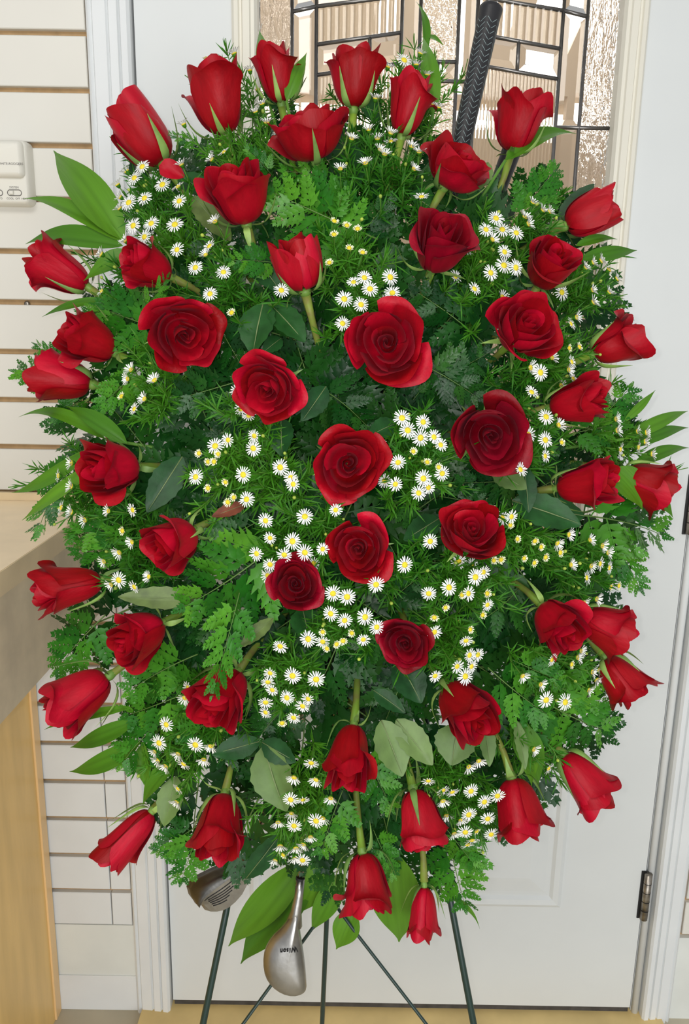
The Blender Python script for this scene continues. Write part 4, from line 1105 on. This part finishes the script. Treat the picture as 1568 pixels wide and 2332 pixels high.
def club(label, butt, tipp, d0, d1, grip_len, grip_r, shaft_end):
    A, B = at_depth(*butt, d0), at_depth(*tipp, d1)
    ax = (B - A).normalized(); total = (B - A).length
    root = empty('golf_club', Matrix.Translation(A) @ z_mat(ax))
    tag(root, label, 'golf club')
    prof = [(grip_r * .5, -0.0035), (grip_r * .9, -0.0030), (grip_r * 1.02, -0.001), (grip_r * 1.02, 0.003), (grip_r * .97, 0.007), (grip_r * .86, grip_len * .5), (grip_r * .66, grip_len * .97), (grip_r * .45, grip_len)]
    g = MB().lathe(prof, 24).obj('grip', 'grip', root, True)
    def grip_rad(z):
        for (ra, za_), (rb_, zb_) in zip(prof, prof[1:]):
            if za_ <= z <= zb_: return ra + (rb_ - ra) * (z - za_) / (zb_ - za_)
        return grip_r
    # herringbone marks pressed into the grip
    mk = MB()
    for k in range(int(grip_len / 0.0068) if grip_len > 0.2 else 0):
        z = 0.016 + k * 0.0068
        if z > grip_len - 0.02: break
        for c in range(6):
            for s in (-1, 1):
                a0 = 2 * math.pi * c / 6; n = len(mk.v)
                for q in range(4):
                    da = 0.08 + 0.40 * q / 3; dz = -0.0058 * q / 3
                    for e in (0.0, 0.0006):
                        zz = z - dz + e; r = grip_rad(zz) + 0.0003
                        mk.v.append((r * math.cos(a0 + s * da), r * math.sin(a0 + s * da), zz))
                for q in range(3): mk.f.append((n + 2 * q, n + 2 * q + 2, n + 2 * q + 3, n + 2 * q + 1))
    if mk.v: stuff(add('grip_marks', mk.mesh('grip_marks', 'grip_mark'), g))
    MB().tube([(0, 0, grip_len * .98), (0, 0, total)], [0.0066, 0.0046], 14).obj('shaft', 'shaft_steel', root, True)
    return root
cd0, cd1 = 0.92, 0.945
gc = club('golf club with a herringbone black grip and rounded steel head marked with lettering', (1117, 22), (680, 2015), cd0, cd1, 0.27, 0.0138, None)
Gi = BASE[gc.name].inverted()
MB().lathe([(0.0056, 0), (0.0056, 0.003)], 14).obj('ferrule', 'ink', gc).matrix_local = Gi @ Matrix.Translation(at_depth(684, 1998, cd1)) @ BASE[gc.name].to_quaternion().to_matrix().to_4x4()
def head_from_outline(pts, d, front, back, cpx, n=7, flat=None):
    """closed body inflated from an outline; front/back are its half thicknesses"""
    v, f = [], []; N = len(pts)
    C0 = at_depth(*cpx, d)
    base = [at_depth(x, y, d) for x, y in pts]
    rows = []
    for i in range(-n + 1, n):
        t = i / (n - 1); a = t * math.pi / 2; sc = math.cos(a) ** 0.7 if abs(t) < 1 else 0.02
        dep = -front * math.sin(a) if t > 0 else -back * math.sin(a)
        rows.append([C0 + (p - C0) * max(sc, 0.03) + FWD * dep for p in base])
    for r in rows: v += r
    for i in range(len(rows) - 1):
        for k in range(N): f.append((i * N + k, (i + 1) * N + k, (i + 1) * N + (k + 1) % N, i * N + (k + 1) % N))
    f.append(tuple(range(N))); f.append(tuple(reversed(range((len(rows) - 1) * N, len(rows) * N))))
    return v, f
def smooth_loop(pts, it=1):
    for _ in range(it):
        out = []
        for i in range(len(pts)):
            a, b = pts[i], pts[(i + 1) % len(pts)]
            out += [(a[0] * .75 + b[0] * .25, a[1] * .75 + b[1] * .25), (a[0] * .25 + b[0] * .75, a[1] * .25 + b[1] * .75)]
        pts = out
    return pts
out_a = [(670, 2068), (682, 2068), (680, 2100), (686, 2140), (693, 2185), (697, 2225), (698, 2252), (690, 2262), (668, 2268), (642, 2262), (618, 2245), (603, 2222), (598, 2192), (602, 2160), (618, 2132), (645, 2106)]
v, f = head_from_outline(smooth_loop(out_a, 1), cd1, 0.013, 0.022, (655, 2195))
ha = add('club_head', mesh('club_head', [Gi @ p for p in v], f, 'steel_old'), gc)
mb = MB().tube([at_depth(684, 2000, cd1), at_depth(680, 2040, cd1), at_depth(674, 2075, cd1), at_depth(668, 2105, cd1 + .003)], [0.0054, 0.0056, 0.0068, 0.011], 14)
add('hosel', mesh('hosel', [Gi @ Vector(p) for p in mb.v], mb.f, 'steel_old'), ha)
tm = text_mesh('Wilson', 0.0075, 'ink', 0.0012, 'CENTER')
to = add('brand_mark', tm, ha)
to.matrix_local = Gi @ Matrix.Translation(at_depth(657, 2160, cd1 - 0.0128)) @ frame_mat(-RGT * 0.985 - UPV * 0.10, TO_CAM)

gc2 = club('golf club with plain black grip end behind a rose and a grooved flat-faced steel head', (1186, 285), (577, 1925), 0.93, 0.955, 0.15, 0.0128, None)
Gi2 = BASE[gc2.name].inverted()
hd = 0.955
crown = [(457, 2060), (441, 2052), (429, 2036), (424, 2018), (432, 2003), (452, 1990), (480, 1976), (515, 1963), (548, 1953), (566, 1950), (572, 1962)]
ridge = [(457, 2060), (463, 2049), (472, 2039), (483, 2030), (494, 2022), (505, 2014), (516, 2006), (528, 1998), (540, 1990), (551, 1981), (572, 1962)]
fbot = [(457, 2060), (466, 2072), (480, 2076), (494, 2076), (508, 2073), (522, 2066), (536, 2054), (551, 2037), (563, 2014), (570, 1992), (572, 1962)]
fr = 0.016
R3 = [at_depth(x, y, hd - fr + (0.006 if i in (0, 10) else 0)) for i, (x, y) in enumerate(ridge)]
C3 = [at_depth(x, y, hd + 0.006) for x, y in crown]
B3 = [at_depth(x, y, hd - 0.006) for x, y in fbot]
v, f = [], []
rows = []
for t in range(6):
    s = t / 5
    rows.append([a.lerp(b, s) - FWD * (0.010 * math.sin(math.pi * s) * (1 - s * .3)) for a, b in zip(C3, R3)])
for t in range(1, 4):                               # the back of the body
    s = t / 3
    rows.insert(0, [a.lerp(b, s) + FWD * (0.022 * math.sin(math.pi * s * 0.5)) for a, b in zip(C3, [p + FWD * 0.012 for p in B3])])
for r in rows: v += r
for i in range(len(rows) - 1):
    for k in range(10): f.append((i * 11 + k, i * 11 + k + 1, (i + 1) * 11 + k + 1, (i + 1) * 11 + k))
hb = add('club_head', mesh('club_head', [Gi2 @ p for p in v], f, 'steel_dark'), gc2)
v, f = [], []
lst = [R3, [a.lerp(b, .5) for a, b in zip(R3, B3)], B3, [p + FWD * 0.006 for p in B3], [p + FWD * 0.016 for p in B3]]
for r in lst: v += r
for i in range(len(lst) - 1):
    for k in range(10): f.append((i * 11 + k, i * 11 + k + 1, (i + 1) * 11 + k + 1, (i + 1) * 11 + k))
add('face_plate', mesh('face_plate', [Gi2 @ p for p in v], f, 'steel_old', False), hb)
def face_pt(s, t):
    """s along the ridge 0..1, t from ridge to sole"""
    k = min(int(s * 10), 9); u = s * 10 - k
    return R3[k].lerp(R3[k + 1], u).lerp(B3[k].lerp(B3[k + 1], u), t) - FWD * 0.0004
for t, s0, s1 in ((.16, .12, .92), (.28, .2, .62), (.38, .2, .66), (.48, .22, .62), (.58, .24, .56), (.68, .26, .50), (.40, .70, .84)):
    n_ = 10; mb = MB()
    mb.tube([face_pt(s0 + (s1 - s0) * k / n_, t) for k in range(n_ + 1)], 0.0005, 5)
    add('face_groove', mesh('face_groove', [Gi2 @ Vector(p) for p in mb.v], mb.f, 'ink'), hb)
mb = MB().tube([at_depth(577, 1900, hd), at_depth(573, 1925, hd), at_depth(567, 1950, hd), at_depth(558, 1972, hd)], [0.0058, 0.0064, 0.0082, 0.010], 14)
add('hosel', mesh('hosel', [Gi2 @ Vector(p) for p in mb.v], mb.f, 'steel_dark'), hb)
